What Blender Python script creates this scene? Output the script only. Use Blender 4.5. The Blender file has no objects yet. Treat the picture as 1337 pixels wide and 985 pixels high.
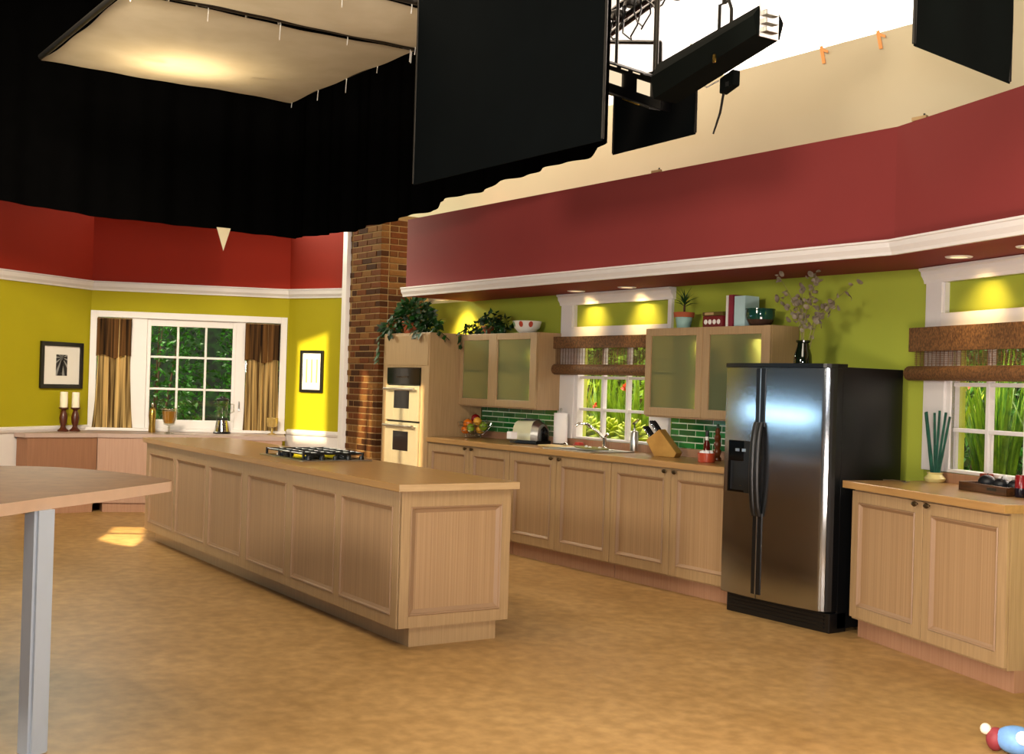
import bpy, bmesh, math, random
from mathutils import Vector, Matrix
random.seed(7)
S = bpy.context.scene
COL = S.collection
R = math.radians

# ------------------------------------------------------------------ camera
cam_data = bpy.data.cameras.new('camera')
cam_data.sensor_width = 36.0
cam_data.lens = 36.0 * 1593.0 / 1337.0
cam_data.clip_start = 0.05
cam_data.clip_end = 200
cam = bpy.data.objects.new('camera', cam_data)
COL.objects.link(cam)
CAM_YAW, CAM_PITCH, CAM_ROLL = R(34.517), R(0.348), R(1.715)
fw = Vector((-math.cos(CAM_YAW) * math.cos(CAM_PITCH), math.sin(CAM_YAW) * math.cos(CAM_PITCH), math.sin(CAM_PITCH)))
r0 = fw.cross(Vector((0, 0, 1))).normalized()
u0 = r0.cross(fw)
rr = math.cos(CAM_ROLL) * r0 + math.sin(CAM_ROLL) * u0
uu = math.cos(CAM_ROLL) * u0 - math.sin(CAM_ROLL) * r0
m = Matrix((rr, uu, -fw)).transposed().to_4x4()
m.translation = (0, 0, 1.5)
cam.matrix_world = m
S.camera = cam

# ------------------------------------------------------------------ exposure, world
S.view_settings.view_transform = 'Standard'
S.view_settings.look = 'None'
S.view_settings.exposure = -0.12
S.view_settings.gamma = 1.0
S.view_settings.use_curve_mapping = False
S.cycles.use_denoising = True
S.cycles.max_bounces = 8
S.cycles.sample_clamp_indirect = 6.0
S.cycles.caustics_reflective = False
S.cycles.caustics_refractive = False
W = bpy.data.worlds.new('studio_dark')
S.world = W
W.use_nodes = True
W.node_tree.nodes['Background'].inputs[0].default_value = (1.0, 0.86, 0.68, 1)
W.node_tree.nodes['Background'].inputs[1].default_value = 0.035

# ------------------------------------------------------------------ lights
def aim(o, target):
    d = Vector(target) - o.location
    o.rotation_euler = d.to_track_quat('-Z', 'Y').to_euler()

def area(name, loc, target, sx, sy, power, col, spread=None):
    d = bpy.data.lights.new(name, 'AREA')
    d.shape = 'RECTANGLE'; d.size = sx; d.size_y = sy
    d.energy = power; d.color = col
    if spread: d.spread = R(spread)
    o = bpy.data.objects.new(name, d); COL.objects.link(o)
    o.location = loc; aim(o, target)
    return o

def spot(name, loc, target, power, col, ang, blend=0.3, rad=0.04):
    d = bpy.data.lights.new(name, 'SPOT')
    d.energy = power; d.color = col; d.spot_size = R(ang); d.spot_blend = blend; d.shadow_soft_size = rad
    o = bpy.data.objects.new(name, d); COL.objects.link(o)
    o.location = loc; aim(o, target)
    return o

WARM = (1.0, 0.80, 0.54)
WARMER = (1.0, 0.70, 0.38)
COOL = (0.80, 0.90, 1.0)
# the studio's overhead soft sources (above and outside the frame)
area('overhead_soft_light', (-7.6, 1.6, 5.6), (-7.8, 3.4, 0.6), 3.6, 2.2, 165, WARM)
area('front_soft_light', (-2.0, 1.2, 4.6), (-4.4, 4.6, 0.8), 2.6, 2.0, 150, (1.0, 0.88, 0.70))
area('kitchen_key_light', (-3.3, -3.6, 2.75), (-7.6, 6.4, 1.6), 1.4, 0.9, 140, (1.0, 0.88, 0.72), 110)
area('left_key_light', (-6.1, 1.05, 4.6), (-13.4, 4.4, 1.7), 1.2, 1.2, 90, (1.0, 0.85, 0.64), 62)
# the flash of the camera's side of the set
area('flash_fill_light', (0.3, -0.4, 1.75), (-5.5, 3.8, 1.0), 0.4, 0.3, 95, (0.95, 0.97, 1.0))
# a low cool strip on the open side of the set, mirrored in the refrigerator
# lamps behind the drape that light the beige flat
area('flat_wash_light', (-9.4, 6.3, 4.9), (-9.4, 6.86, 3.3), 4.0, 0.3, 40, (1.0, 0.90, 0.72))
# unseen uplight added on the open right side to brighten the soffit's underside
area('added_uplight', (-2.2, 3.2, 0.7), (-7.0, 6.3, 2.5), 1.4, 0.5, 85, (1.0, 0.85, 0.75))
area('soffit_wash_light', (-8.3, 5.40, 5.6), (-8.3, 6.0, 2.7), 5.0, 0.2, 150, (1.0, 0.80, 0.60))  # hidden lamp added behind the drape to even out the soffit's brightness
area('cool_strip_light', (-12.3, -1.2, 1.19), (-12.3, 5.9, 1.25), 6.5, 0.04, 42, (0.50, 0.78, 1.0))
# washes the white studio wall behind the set
area('cyclorama_light', (-5.5, 7.9, 3.2), (-5.5, 9.6, 5.0), 9.0, 0.8, 2600, (1.0, 0.93, 0.88))
# daylight lamps on the plants outside the set windows
area('back_window_sun', (-15.4, 3.6, 4.0), (-14.9, 5.0, 1.3), 2.4, 1.0, 620, (1.0, 0.95, 0.72))
area('kitchen_window_sun', (-9.6, 7.35, 3.3), (-10.0, 8.2, 1.1), 2.4, 0.5, 260, (1.0, 0.92, 0.68))
area('right_window_sun', (-5.1, 7.2, 3.3), (-5.3, 7.9, 1.1), 1.0, 0.3, 120, (1.0, 0.94, 0.74))
# set spotlight that throws the shaped warm patches
SPOT_AT = Vector((-8.0, -0.5, 4.4))
spot('set_spotlight', SPOT_AT, (-11.35, 4.9, 1.05), 10000, (1.0, 0.80, 0.46), 33, 0.1, 0.006)
# overhead lamps that shine down through the silk frames
spot('silk_lamp', (-9.55, 3.27, 4.52), (-9.55, 3.27, 4.0), 190, (1.0, 0.78, 0.46), 150, 1.0, 0.12)
spot('silk_lamp', (-9.2, 3.3, 5.6), (-9.2, 3.4, 4.0), 8, (1.0, 0.80, 0.55), 150, 1.0, 0.3)
spot('silk_lamp', (-7.4, 3.8, 4.9), (-7.4, 3.8, 4.0), 40, (1.0, 0.80, 0.62), 150, 1.0, 0.3)

# ------------------------------------------------------------------ materials
def srgb(h):
    h = h.lstrip('#'); out = []
    for i in (0, 2, 4):
        v = int(h[i:i + 2], 16) / 255.0
        out.append(v / 12.92 if v <= 0.04045 else ((v + 0.055) / 1.055) ** 2.4)
    return (*out, 1.0)

def new_mat(name):
    m = bpy.data.materials.new(name); m.use_nodes = True
    nt = m.node_tree
    return m, nt, nt.nodes['Principled BSDF']

def plain(name, col, rough=0.5, metal=0.0, var=0.06, scale=12.0, bump=0.0, spec=0.5, coat=0.0):
    m, nt, p = new_mat(name)
    c = srgb(col)
    tc = nt.nodes.new('ShaderNodeTexCoord')
    n = nt.nodes.new('ShaderNodeTexNoise'); n.inputs['Scale'].default_value = scale; n.inputs['Detail'].default_value = 4
    nt.links.new(tc.outputs['Object'], n.inputs['Vector'])
    mix = nt.nodes.new('ShaderNodeMix'); mix.data_type = 'RGBA'
    mix.inputs[6].default_value = tuple(max(0, v * (1 - var * 2.5)) for v in c[:3]) + (1,)
    mix.inputs[7].default_value = tuple(min(1, v * (1 + var * 2.5)) for v in c[:3]) + (1,)
    nt.links.new(n.outputs['Fac'], mix.inputs[0])
    nt.links.new(mix.outputs[2], p.inputs['Base Color'])
    p.inputs['Roughness'].default_value = rough
    p.inputs['Metallic'].default_value = metal
    p.inputs['Specular IOR Level'].default_value = spec
    p.inputs['Coat Weight'].default_value = coat
    if bump:
        b = nt.nodes.new('ShaderNodeBump'); b.inputs['Strength'].default_value = bump; b.inputs['Distance'].default_value = 0.01
        nt.links.new(n.outputs['Fac'], b.inputs['Height']); nt.links.new(b.outputs[0], p.inputs['Normal'])
    return m

def two_tone(name, ca, cb, scale=(1, 1, 1), nscale=5.0, lo=0.35, hi=0.65, rough=0.5, bump=0.0, detail=6, spec=0.5, coords='Object'):
    m, nt, p = new_mat(name)
    tc = nt.nodes.new('ShaderNodeTexCoord'); mp = nt.nodes.new('ShaderNodeMapping')
    mp.inputs['Scale'].default_value = scale
    nt.links.new(tc.outputs[coords], mp.inputs[0])
    n = nt.nodes.new('ShaderNodeTexNoise'); n.inputs['Scale'].default_value = nscale; n.inputs['Detail'].default_value = detail
    nt.links.new(mp.outputs[0], n.inputs['Vector'])
    r = nt.nodes.new('ShaderNodeValToRGB')
    r.color_ramp.elements[0].position = lo; r.color_ramp.elements[0].color = srgb(ca)
    r.color_ramp.elements[1].position = hi; r.color_ramp.elements[1].color = srgb(cb)
    nt.links.new(n.outputs['Fac'], r.inputs[0]); nt.links.new(r.outputs[0], p.inputs['Base Color'])
    p.inputs['Roughness'].default_value = rough; p.inputs['Specular IOR Level'].default_value = spec
    if bump:
        b = nt.nodes.new('ShaderNodeBump'); b.inputs['Strength'].default_value = bump; b.inputs['Distance'].default_value = 0.006
        nt.links.new(n.outputs['Fac'], b.inputs['Height']); nt.links.new(b.outputs[0], p.inputs['Normal'])
    return m

def glass_mat(name, tint=(1, 1, 1), refl=0.08, rough=0.02, fog=0.0, fogcol=(0.6, 0.7, 0.5)):
    m = bpy.data.materials.new(name); m.use_nodes = True
    nt = m.node_tree; nt.nodes.clear()
    out = nt.nodes.new('ShaderNodeOutputMaterial')
    t = nt.nodes.new('ShaderNodeBsdfTransparent'); t.inputs[0].default_value = (*tint, 1)
    g = nt.nodes.new('ShaderNodeBsdfGlossy'); g.inputs['Roughness'].default_value = rough
    lw = nt.nodes.new('ShaderNodeLayerWeight'); lw.inputs['Blend'].default_value = 0.5
    pw = nt.nodes.new('ShaderNodeMath'); pw.operation = 'POWER'; pw.inputs[1].default_value = 5.0
    f = nt.nodes.new('ShaderNodeMath'); f.operation = 'MULTIPLY_ADD'; f.inputs[1].default_value = 0.7; f.inputs[2].default_value = refl * 0.5
    nt.links.new(lw.outputs['Facing'], pw.inputs[0]); nt.links.new(pw.outputs[0], f.inputs[0])
    mx = nt.nodes.new('ShaderNodeMixShader')
    nt.links.new(f.outputs[0], mx.inputs[0]); nt.links.new(t.outputs[0], mx.inputs[1]); nt.links.new(g.outputs[0], mx.inputs[2])
    nt.links.new(mx.outputs[0], out.inputs[0])
    return m

def frosted_mat(name, col, rough=0.45):
    m, nt, p = new_mat(name)
    p.inputs['Base Color'].default_value = (*col, 1)
    p.inputs['Transmission Weight'].default_value = 0.82
    p.inputs['Roughness'].default_value = rough
    p.inputs['IOR'].default_value = 1.12
    n = nt.nodes.new('ShaderNodeTexNoise'); n.inputs['Scale'].default_value = 160
    b = nt.nodes.new('ShaderNodeBump'); b.inputs['Strength'].default_value = 0.4; b.inputs['Distance'].default_value = 0.002
    tc = nt.nodes.new('ShaderNodeTexCoord'); nt.links.new(tc.outputs['Object'], n.inputs['Vector'])
    nt.links.new(n.outputs['Fac'], b.inputs['Height']); nt.links.new(b.outputs[0], p.inputs['Normal'])
    return m

def cloth_mat(name, ca, cb, vscale=60.0, transl=0.4, rough=0.9, axis='X'):
    m, nt, p = new_mat(name)
    tc = nt.nodes.new('ShaderNodeTexCoord'); mp = nt.nodes.new('ShaderNodeMapping')
    sc = {'X': (vscale, vscale, 0.6), 'N': (vscale, vscale, vscale)}[axis]
    mp.inputs['Scale'].default_value = sc
    nt.links.new(tc.outputs['Object'], mp.inputs[0])
    n = nt.nodes.new('ShaderNodeTexNoise'); n.inputs['Scale'].default_value = 1.0; n.inputs['Detail'].default_value = 3
    nt.links.new(mp.outputs[0], n.inputs['Vector'])
    r = nt.nodes.new('ShaderNodeValToRGB')
    r.color_ramp.elements[0].position = 0.38; r.color_ramp.elements[0].color = srgb(ca)
    r.color_ramp.elements[1].position = 0.62; r.color_ramp.elements[1].color = srgb(cb)
    nt.links.new(n.outputs['Fac'], r.inputs[0]); nt.links.new(r.outputs[0], p.inputs['Base Color'])
    p.inputs['Roughness'].default_value = rough; p.inputs['Specular IOR Level'].default_value = 0.15
    if transl:
        out = nt.nodes['Material Output']
        t = nt.nodes.new('ShaderNodeBsdfTranslucent'); nt.links.new(r.outputs[0], t.inputs[0])
        mx = nt.nodes.new('ShaderNodeMixShader'); mx.inputs[0].default_value = transl
        nt.links.new(p.outputs[0], mx.inputs[1]); nt.links.new(t.outputs[0], mx.inputs[2]); nt.links.new(mx.outputs[0], out.inputs[0])
    return m

def leaf_mat(name, ca, cb, rough=0.35):
    m, nt, p = new_mat(name)
    g = nt.nodes.new('ShaderNodeNewGeometry')
    tc = nt.nodes.new('ShaderNodeTexCoord')
    n = nt.nodes.new('ShaderNodeTexNoise'); n.inputs['Scale'].default_value = 9.0
    nt.links.new(tc.outputs['Object'], n.inputs['Vector'])
    r = nt.nodes.new('ShaderNodeValToRGB')
    r.color_ramp.elements[0].position = 0.3; r.color_ramp.elements[0].color = srgb(ca)
    r.color_ramp.elements[1].position = 0.72; r.color_ramp.elements[1].color = srgb(cb)
    nt.links.new(n.outputs['Fac'], r.inputs[0]); nt.links.new(r.outputs[0], p.inputs['Base Color'])
    p.inputs['Roughness'].default_value = rough
    out = nt.nodes['Material Output']
    t = nt.nodes.new('ShaderNodeBsdfTranslucent'); nt.links.new(r.outputs[0], t.inputs[0])
    mx = nt.nodes.new('ShaderNodeMixShader'); mx.inputs[0].default_value = 0.25
    nt.links.new(p.outputs[0], mx.inputs[1]); nt.links.new(t.outputs[0], mx.inputs[2]); nt.links.new(mx.outputs[0], out.inputs[0])
    return m

def emit_mat(name, col, strength):
    m = bpy.data.materials.new(name); m.use_nodes = True
    nt = m.node_tree; nt.nodes.clear()
    out = nt.nodes.new('ShaderNodeOutputMaterial'); e = nt.nodes.new('ShaderNodeEmission')
    e.inputs[0].default_value = srgb(col); e.inputs[1].default_value = strength
    nt.links.new(e.outputs[0], out.inputs[0])
    return m

M = {}
M['green'] = plain('green_wall_paint', '#9aa43a', 0.75, var=0.02, scale=3, spec=0.2)
M['olive'] = plain('olive_wall_paint', '#a39a14', 0.75, var=0.02, scale=3, spec=0.2)
M['red'] = plain('red_wall_paint', '#7e302f', 0.7, var=0.02, scale=3, spec=0.2)
M['redleft'] = plain('bright_red_wall_paint', '#982714', 0.7, var=0.02, scale=3, spec=0.2)
M['white'] = plain('white_trim_paint', '#dedad8', 0.45, var=0.01)
M['beige'] = plain('beige_flat', '#cfc4a6', 0.9, var=0.02, scale=2, spec=0.1)
M['cyc'] = plain('white_studio_wall', '#f4ece6', 0.9, var=0.005, spec=0.1)
M['wood'] = two_tone('pickled_oak', '#9b7f5b', '#ad9069', (40, 40, 1.2), 3.0, 0.3, 0.7, 0.42, 0.05)
M['beadboard'] = two_tone('pickled_oak_panel', '#987957', '#ab8b66', (110, 110, 0.5), 1.0, 0.34, 0.66, 0.5, 0.15)
M['moulding'] = plain('limed_moulding', '#96785a', 0.5, var=0.04, scale=5)
M['worktop'] = two_tone('butcher_laminate', '#a07a4a', '#b08853', (1.5, 22, 22), 2.2, 0.3, 0.7, 0.28, 0.02)
M['edgewood'] = two_tone('worktop_edge', '#b2946b', '#c2a47c', (3, 3, 20), 2.0, 0.3, 0.7, 0.4)
M['pinkwood'] = two_tone('rosy_oak', '#9a7257', '#a87f63', (30, 30, 1), 2.5, 0.3, 0.7, 0.5, 0.05)
M['pinkpale'] = two_tone('pale_rosy_oak', '#a07c66', '#ab8872', (30, 30, 1), 2.5, 0.3, 0.7, 0.5, 0.05)
M['pinkdark'] = two_tone('dark_rosy_oak', '#80583e', '#8b6247', (30, 30, 1), 2.5, 0.3, 0.7, 0.5, 0.05)
M['shelftop'] = plain('pale_shelf_top', '#a89288', 0.4, var=0.04)
M['tablewood'] = two_tone('table_laminate', '#6e4a28', '#7e5832', (5, 5, 5), 2.5, 0.3, 0.7, 0.6, 0.0, 6, 0.2)
M['tableedge'] = plain('pale_table_edge', '#d8b79a', 0.45, var=0.04)
M['steel'] = plain('brushed_steel', '#c9c7c2', 0.28, 1.0, var=0.03, scale=30)
M['chrome'] = plain('chrome', '#e0e0e0', 0.08, 1.0, var=0.0)
M['bronze'] = plain('dark_bronze', '#5a4a34', 0.3, 0.9, var=0.05)
M['black'] = plain('black_plastic', '#0b0c0e', 0.35, var=0.02)
M['blackgloss'] = plain('black_gloss', '#050607', 0.08, var=0.0)
M['iron'] = plain('cast_iron', '#0c0c0c', 0.45, 0.2, var=0.03)
M['blackcloth'] = plain('black_duvetyne', '#040404', 1.0, var=0.1, scale=8, spec=0.0)
M['flagcloth'] = plain('black_flag_cloth', '#060a0c', 0.95, var=0.1, scale=4, spec=0.05)
M['greyflag'] = plain('charcoal_flag_cloth', '#141816', 0.95, var=0.1, scale=4, spec=0.05)
M['mortar'] = plain('pale_mortar', '#8f7650', 0.95, var=0.08, scale=40, bump=0.4, spec=0.1)
M['grout'] = plain('pale_green_grout', '#d5e6cc', 0.8, var=0.04, scale=40)
BR = [plain('brick_' + n, c, 0.9, var=0.12, scale=30, bump=0.5, spec=0.15) for n, c in
      (('brown', '#573317'), ('tan', '#6e4a25'), ('dark', '#3a200d'), ('rust', '#5c3216'))]
TILE = [plain('tile_' + n, c, 0.12, var=0.05, scale=20, coat=0.3) for n, c in
        (('deep', '#0d5a26'), ('mid', '#17692c'), ('fresh', '#237d38'))]

def floor_mat():
    m, nt, p = new_mat('stained_concrete')
    tc = nt.nodes.new('ShaderNodeTexCoord')
    n1 = nt.nodes.new('ShaderNodeTexNoise'); n1.inputs['Scale'].default_value = 1.0; n1.inputs['Detail'].default_value = 7; n1.inputs['Roughness'].default_value = 0.62
    n2 = nt.nodes.new('ShaderNodeTexNoise'); n2.inputs['Scale'].default_value = 11.0; n2.inputs['Detail'].default_value = 9
    for n in (n1, n2): nt.links.new(tc.outputs['Object'], n.inputs['Vector'])
    r1 = nt.nodes.new('ShaderNodeValToRGB')
    r1.color_ramp.elements[0].position = 0.3; r1.color_ramp.elements[0].color = srgb('#9f7b49')
    r1.color_ramp.elements[1].position = 0.7; r1.color_ramp.elements[1].color = srgb('#b99562')
    r2 = nt.nodes.new('ShaderNodeValToRGB')
    r2.color_ramp.elements[0].position = 0.35; r2.color_ramp.elements[0].color = (0.80, 0.78, 0.74, 1)
    r2.color_ramp.elements[1].position = 0.68; r2.color_ramp.elements[1].color = (1.1, 1.1, 1.1, 1)
    nt.links.new(n1.outputs['Fac'], r1.inputs[0]); nt.links.new(n2.outputs['Fac'], r2.inputs[0])
    mx = nt.nodes.new('ShaderNodeMix'); mx.data_type = 'RGBA'; mx.blend_type = 'MULTIPLY'; mx.inputs[0].default_value = 1.0
    nt.links.new(r1.outputs[0], mx.inputs[6]); nt.links.new(r2.outputs[0], mx.inputs[7])
    nt.links.new(mx.outputs[2], p.inputs['Base Color'])
    p.inputs['Roughness'].default_value = 0.45
    p.inputs['Specular IOR Level'].default_value = 0.2
    b = nt.nodes.new('ShaderNodeBump'); b.inputs['Strength'].default_value = 0.08; b.inputs['Distance'].default_value = 0.01
    nt.links.new(n2.outputs['Fac'], b.inputs['Height']); nt.links.new(b.outputs[0], p.inputs['Normal'])
    return m
M['floor'] = floor_mat()

def fridge_mat():
    m, nt, p = new_mat('brushed_stainless_door')
    tc = nt.nodes.new('ShaderNodeTexCoord'); mp = nt.nodes.new('ShaderNodeMapping'); mp.inputs['Scale'].default_value = (220, 220, 1.5)
    nt.links.new(tc.outputs['Object'], mp.inputs[0])
    n = nt.nodes.new('ShaderNodeTexNoise'); n.inputs['Scale'].default_value = 1.0; n.inputs['Detail'].default_value = 2
    nt.links.new(mp.outputs[0], n.inputs['Vector'])
    p.inputs['Base Color'].default_value = (0.40, 0.42, 0.44, 1)
    p.inputs['Metallic'].default_value = 1.0
    p.inputs['Roughness'].default_value = 0.17
    p.inputs['Anisotropic'].default_value = 0.85
    tg = nt.nodes.new('ShaderNodeTangent'); tg.direction_type = 'RADIAL'; tg.axis = 'Z'
    nt.links.new(tg.outputs[0], p.inputs['Tangent'])
    p.inputs['Anisotropic Rotation'].default_value = 0.0
    b = nt.nodes.new('ShaderNodeBump'); b.inputs['Strength'].default_value = 0.02; b.inputs['Distance'].default_value = 0.001
    nt.links.new(n.outputs['Fac'], b.inputs['Height']); nt.links.new(b.outputs[0], p.inputs['Normal'])
    return m
M['stainless'] = fridge_mat()
M['silk'] = cloth_mat('white_silk', '#b3a892', '#bab09b', 3.0, 0.3, 0.95, 'N')
M['curtain'] = cloth_mat('striped_sheer', '#4a3318', '#dcbc7c', 28.0, 0.3)
M['curtain_top'] = cloth_mat('dark_striped_swag', '#1d130a', '#6b4a28', 28.0, 0.1)
M['bamboo'] = two_tone('woven_bamboo', '#4c3118', '#7a5530', (90, 90, 60), 1.0, 0.35, 0.65, 0.7, 0.3)
M['glass'] = glass_mat('clear_glass')
M['frost'] = frosted_mat('frosted_glass', (0.60, 0.70, 0.36), 0.30)
M['leafdark'] = leaf_mat('dark_hedge_leaf', '#0b3a08', '#3f8a22')
M['leafbright'] = leaf_mat('bright_leaf', '#4d7a12', '#c3cc3a')
M['leafmid'] = leaf_mat('mid_leaf', '#2b5a14', '#86a82e')
M['ivy'] = leaf_mat('ivy_leaf', '#051d07', '#1c5217', 0.5)
M['terracotta'] = plain('terracotta', '#a4512e', 0.8, var=0.06)
M['soil'] = plain('dark_soil', '#2a1c10', 1.0, var=0.2, scale=60, bump=0.8)

# ------------------------------------------------------------------ mesh helpers
def BM(): return bmesh.new()

def obj(name, bm, mat, parent=None, loc=(0, 0, 0), rz=0.0, smooth=False):
    me = bpy.data.meshes.new(name)
    bm.normal_update(); bm.to_mesh(me); bm.free()
    for mm in (mat if isinstance(mat, (list, tuple)) else [mat]): me.materials.append(mm)
    if smooth:
        me.polygons.foreach_set('use_smooth', [True] * len(me.polygons))
        try: me.set_sharp_from_angle(angle=R(40))
        except Exception: pass
    o = bpy.data.objects.new(name, me); COL.objects.link(o)
    o.location = loc; o.rotation_euler = (0, 0, rz)
    if parent: o.parent = parent
    return o

def thing(name, label, cat, loc=(0, 0, 0), rz=0.0, group=None):
    o = bpy.data.objects.new(name, None); COL.objects.link(o)
    o.empty_display_size = 0.1; o.location = loc; o.rotation_euler = (0, 0, rz)
    o['label'] = label; o['category'] = cat
    if group: o['group'] = group
    return o

def tag(o, label, cat, group=None, kind=None):
    o['label'] = label; o['category'] = cat
    if group: o['group'] = group
    if kind: o['kind'] = kind
    return o

def struct(o, label, cat):
    o['kind'] = 'structure'; o['label'] = label; o['category'] = cat
    return o

def dup(root, loc, rz=None, label=None):
    c = root.copy(); COL.objects.link(c); c.location = loc
    if rz is not None: c.rotation_euler = (0, 0, rz)
    if label: c['label'] = label
    for ch in list(root.children):
        d = ch.copy(); COL.objects.link(d); d.parent = c
        for g in list(ch.children):
            e = g.copy(); COL.objects.link(e); e.parent = d
    return c

def box(bm, x0, x1, y0, y1, z0, z1, bev=0.0):
    vs = [bm.verts.new(p) for p in ((x0, y0, z0), (x1, y0, z0), (x1, y1, z0), (x0, y1, z0), (x0, y0, z1), (x1, y0, z1), (x1, y1, z1), (x0, y1, z1))]
    fs = [bm.faces.new([vs[i] for i in q]) for q in ((3, 2, 1, 0), (4, 5, 6, 7), (0, 1, 5, 4), (1, 2, 6, 5), (2, 3, 7, 6), (3, 0, 4, 7))]
    if bev:
        es = list({e for f in fs for e in f.edges})
        bmesh.ops.bevel(bm, geom=es, offset=bev, segments=2, affect='EDGES', profile=0.6)
    return bm

def prism(bm, pts, z0, z1, bev=0.0):
    lo = [bm.verts.new((x, y, z0)) for x, y in pts]; hi = [bm.verts.new((x, y, z1)) for x, y in pts]
    n = len(pts)
    a = sum(pts[i][0] * pts[(i + 1) % n][1] - pts[(i + 1) % n][0] * pts[i][1] for i in range(n))
    fs = []
    if a < 0: lo.reverse(); hi.reverse()
    fs.append(bm.faces.new(list(reversed(lo)))); fs.append(bm.faces.new(hi))
    for i in range(n): fs.append(bm.faces.new((lo[i], lo[(i + 1) % n], hi[(i + 1) % n], hi[i])))
    if bev:
        es = [e for f in fs[:2] for e in f.edges]
        bmesh.ops.bevel(bm, geom=es, offset=bev, segments=2, affect='EDGES')
    return bm

def extrude_xz(bm, pts, x0, x1):
    """profile in (y, z) swept along x"""
    a = [bm.verts.new((x0, y, z)) for y, z in pts]; b = [bm.verts.new((x1, y, z)) for y, z in pts]
    n = len(pts)
    for i in range(n): bm.faces.new((a[i], a[(i + 1) % n], b[(i + 1) % n], b[i]))
    bm.faces.new(list(reversed(a))); bm.faces.new(b)
    bmesh.ops.recalc_face_normals(bm, faces=bm.faces)
    return bm

def ring_frame(p0, p1):
    d = (Vector(p1) - Vector(p0)); d.normalize()
    u = d.orthogonal().normalized(); return u, d.cross(u)

def tube(bm, pts, r, seg=8, cap=True):
    pts = [Vector(p) for p in pts]
    rs = r if isinstance(r, (list, tuple)) else [r] * len(pts)
    rings = []; u = None
    for i, p in enumerate(pts):
        d = (pts[min(i + 1, len(pts) - 1)] - pts[max(i - 1, 0)]).normalized()
        if u is None: u = d.orthogonal().normalized()
        else:
            u = u - d * u.dot(d)
            u = u.normalized() if u.length > 1e-6 else d.orthogonal().normalized()
        v = d.cross(u)
        rings.append([bm.verts.new(p + (u * math.cos(t) + v * math.sin(t)) * rs[i]) for t in [2 * math.pi * k / seg for k in range(seg)]])
    for a, b in zip(rings, rings[1:]):
        for k in range(seg): bm.faces.new((a[k], a[(k + 1) % seg], b[(k + 1) % seg], b[k]))
    if cap:
        bm.faces.new(list(reversed(rings[0]))); bm.faces.new(rings[-1])
    return bm

def lathe(bm, prof, c=(0, 0, 0), seg=24, cap=True):
    cx, cy, cz = c; rings = []
    for r, z in prof:
        rings.append([bm.verts.new((cx + r * math.cos(2 * math.pi * k / seg), cy + r * math.sin(2 * math.pi * k / seg), cz + z)) for k in range(seg)])
    for a, b in zip(rings, rings[1:]):
        for k in range(seg): bm.faces.new((a[k], a[(k + 1) % seg], b[(k + 1) % seg], b[k]))
    if cap:
        bm.faces.new(list(reversed(rings[0]))); bm.faces.new(rings[-1])
    return bm

def ball(bm, c, r, sx=1, sy=1, sz=1, seg=14, rings=9):
    mtx = Matrix.Translation(c) @ Matrix.Diagonal((r * sx, r * sy, r * sz, 1))
    bmesh.ops.create_uvsphere(bm, u_segments=seg, v_segments=rings, radius=1.0, matrix=mtx)
    return bm

def sheet(bm, f, nu, nv):
    g = [[bm.verts.new(f(i / nu, j / nv)) for j in range(nv + 1)] for i in range(nu + 1)]
    for i in range(nu):
        for j in range(nv): bm.faces.new((g[i][j], g[i + 1][j], g[i + 1][j + 1], g[i][j + 1]))
    return bm

def thick_sheet(bm, f, nu, nv, t):
    """a closed cloth: two offset skins joined round the rim, t = (dx, dy, dz)"""
    t = Vector(t)
    a = [[bm.verts.new(Vector(f(i / nu, j / nv))) for j in range(nv + 1)] for i in range(nu + 1)]
    b = [[bm.verts.new(v.co + t) for v in row] for row in a]
    for i in range(nu):
        for j in range(nv):
            bm.faces.new((a[i][j], a[i + 1][j], a[i + 1][j + 1], a[i][j + 1]))
            bm.faces.new((b[i][j + 1], b[i + 1][j + 1], b[i + 1][j], b[i][j]))
    for i in range(nu):
        bm.faces.new((a[i + 1][0], a[i][0], b[i][0], b[i + 1][0])); bm.faces.new((a[i][nv], a[i + 1][nv], b[i + 1][nv], b[i][nv]))
    for j in range(nv):
        bm.faces.new((a[0][j], a[0][j + 1], b[0][j + 1], b[0][j])); bm.faces.new((a[nu][j + 1], a[nu][j], b[nu][j], b[nu][j + 1]))
    bmesh.ops.recalc_face_normals(bm, faces=bm.faces)
    return bm

def leaf(bm, p, d, n, L, w, curl=0.15):
    """a folded pointed leaf: 6 verts, 4 faces"""
    p = Vector(p); d = Vector(d).normalized(); n = Vector(n); n = (n - d * n.dot(d))
    n = n.normalized() if n.length > 1e-5 else d.orthogonal().normalized()
    s = d.cross(n)
    a = bm.verts.new(p); t = bm.verts.new(p + d * L - n * curl * L)
    m1 = bm.verts.new(p + d * L * 0.45 + n * curl * L * 0.3)
    l = bm.verts.new(p + d * L * 0.4 + s * w * 0.5 + n * curl * L * 0.7); r = bm.verts.new(p + d * L * 0.4 - s * w * 0.5 + n * curl * L * 0.7)
    bm.faces.new((a, m1, l)); bm.faces.new((m1, t, l)); bm.faces.new((a, r, m1)); bm.faces.new((m1, r, t))

def rv(): 
    while True:
        v = Vector((random.uniform(-1, 1), random.uniform(-1, 1), random.uniform(-1, 1)))
        if 0.05 < v.length < 1: return v.normalized()

# ================================================================== SETTING
def V2(x, y): return Vector((x, y))
A_, B_, C_, D_ = V2(-13.267, 2.761), V2(-14.007, 3.861), V2(-13.149, 5.875), V2(-12.17, 6.322)
A0 = A_ + (A_ - B_).normalized() * 1.6
RZ_KR = R(-17.75)
BEND = V2(-5.015, 6.72)
RDIR = V2(math.cos(RZ_KR), math.sin(RZ_KR))

bm = BM(); box(bm, -18, 4, -5, 11, -0.2, 0.0)
struct(obj('floor', bm, M['floor']), 'mottled tan stained concrete floor under the whole kitchen set', 'floor')

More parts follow.
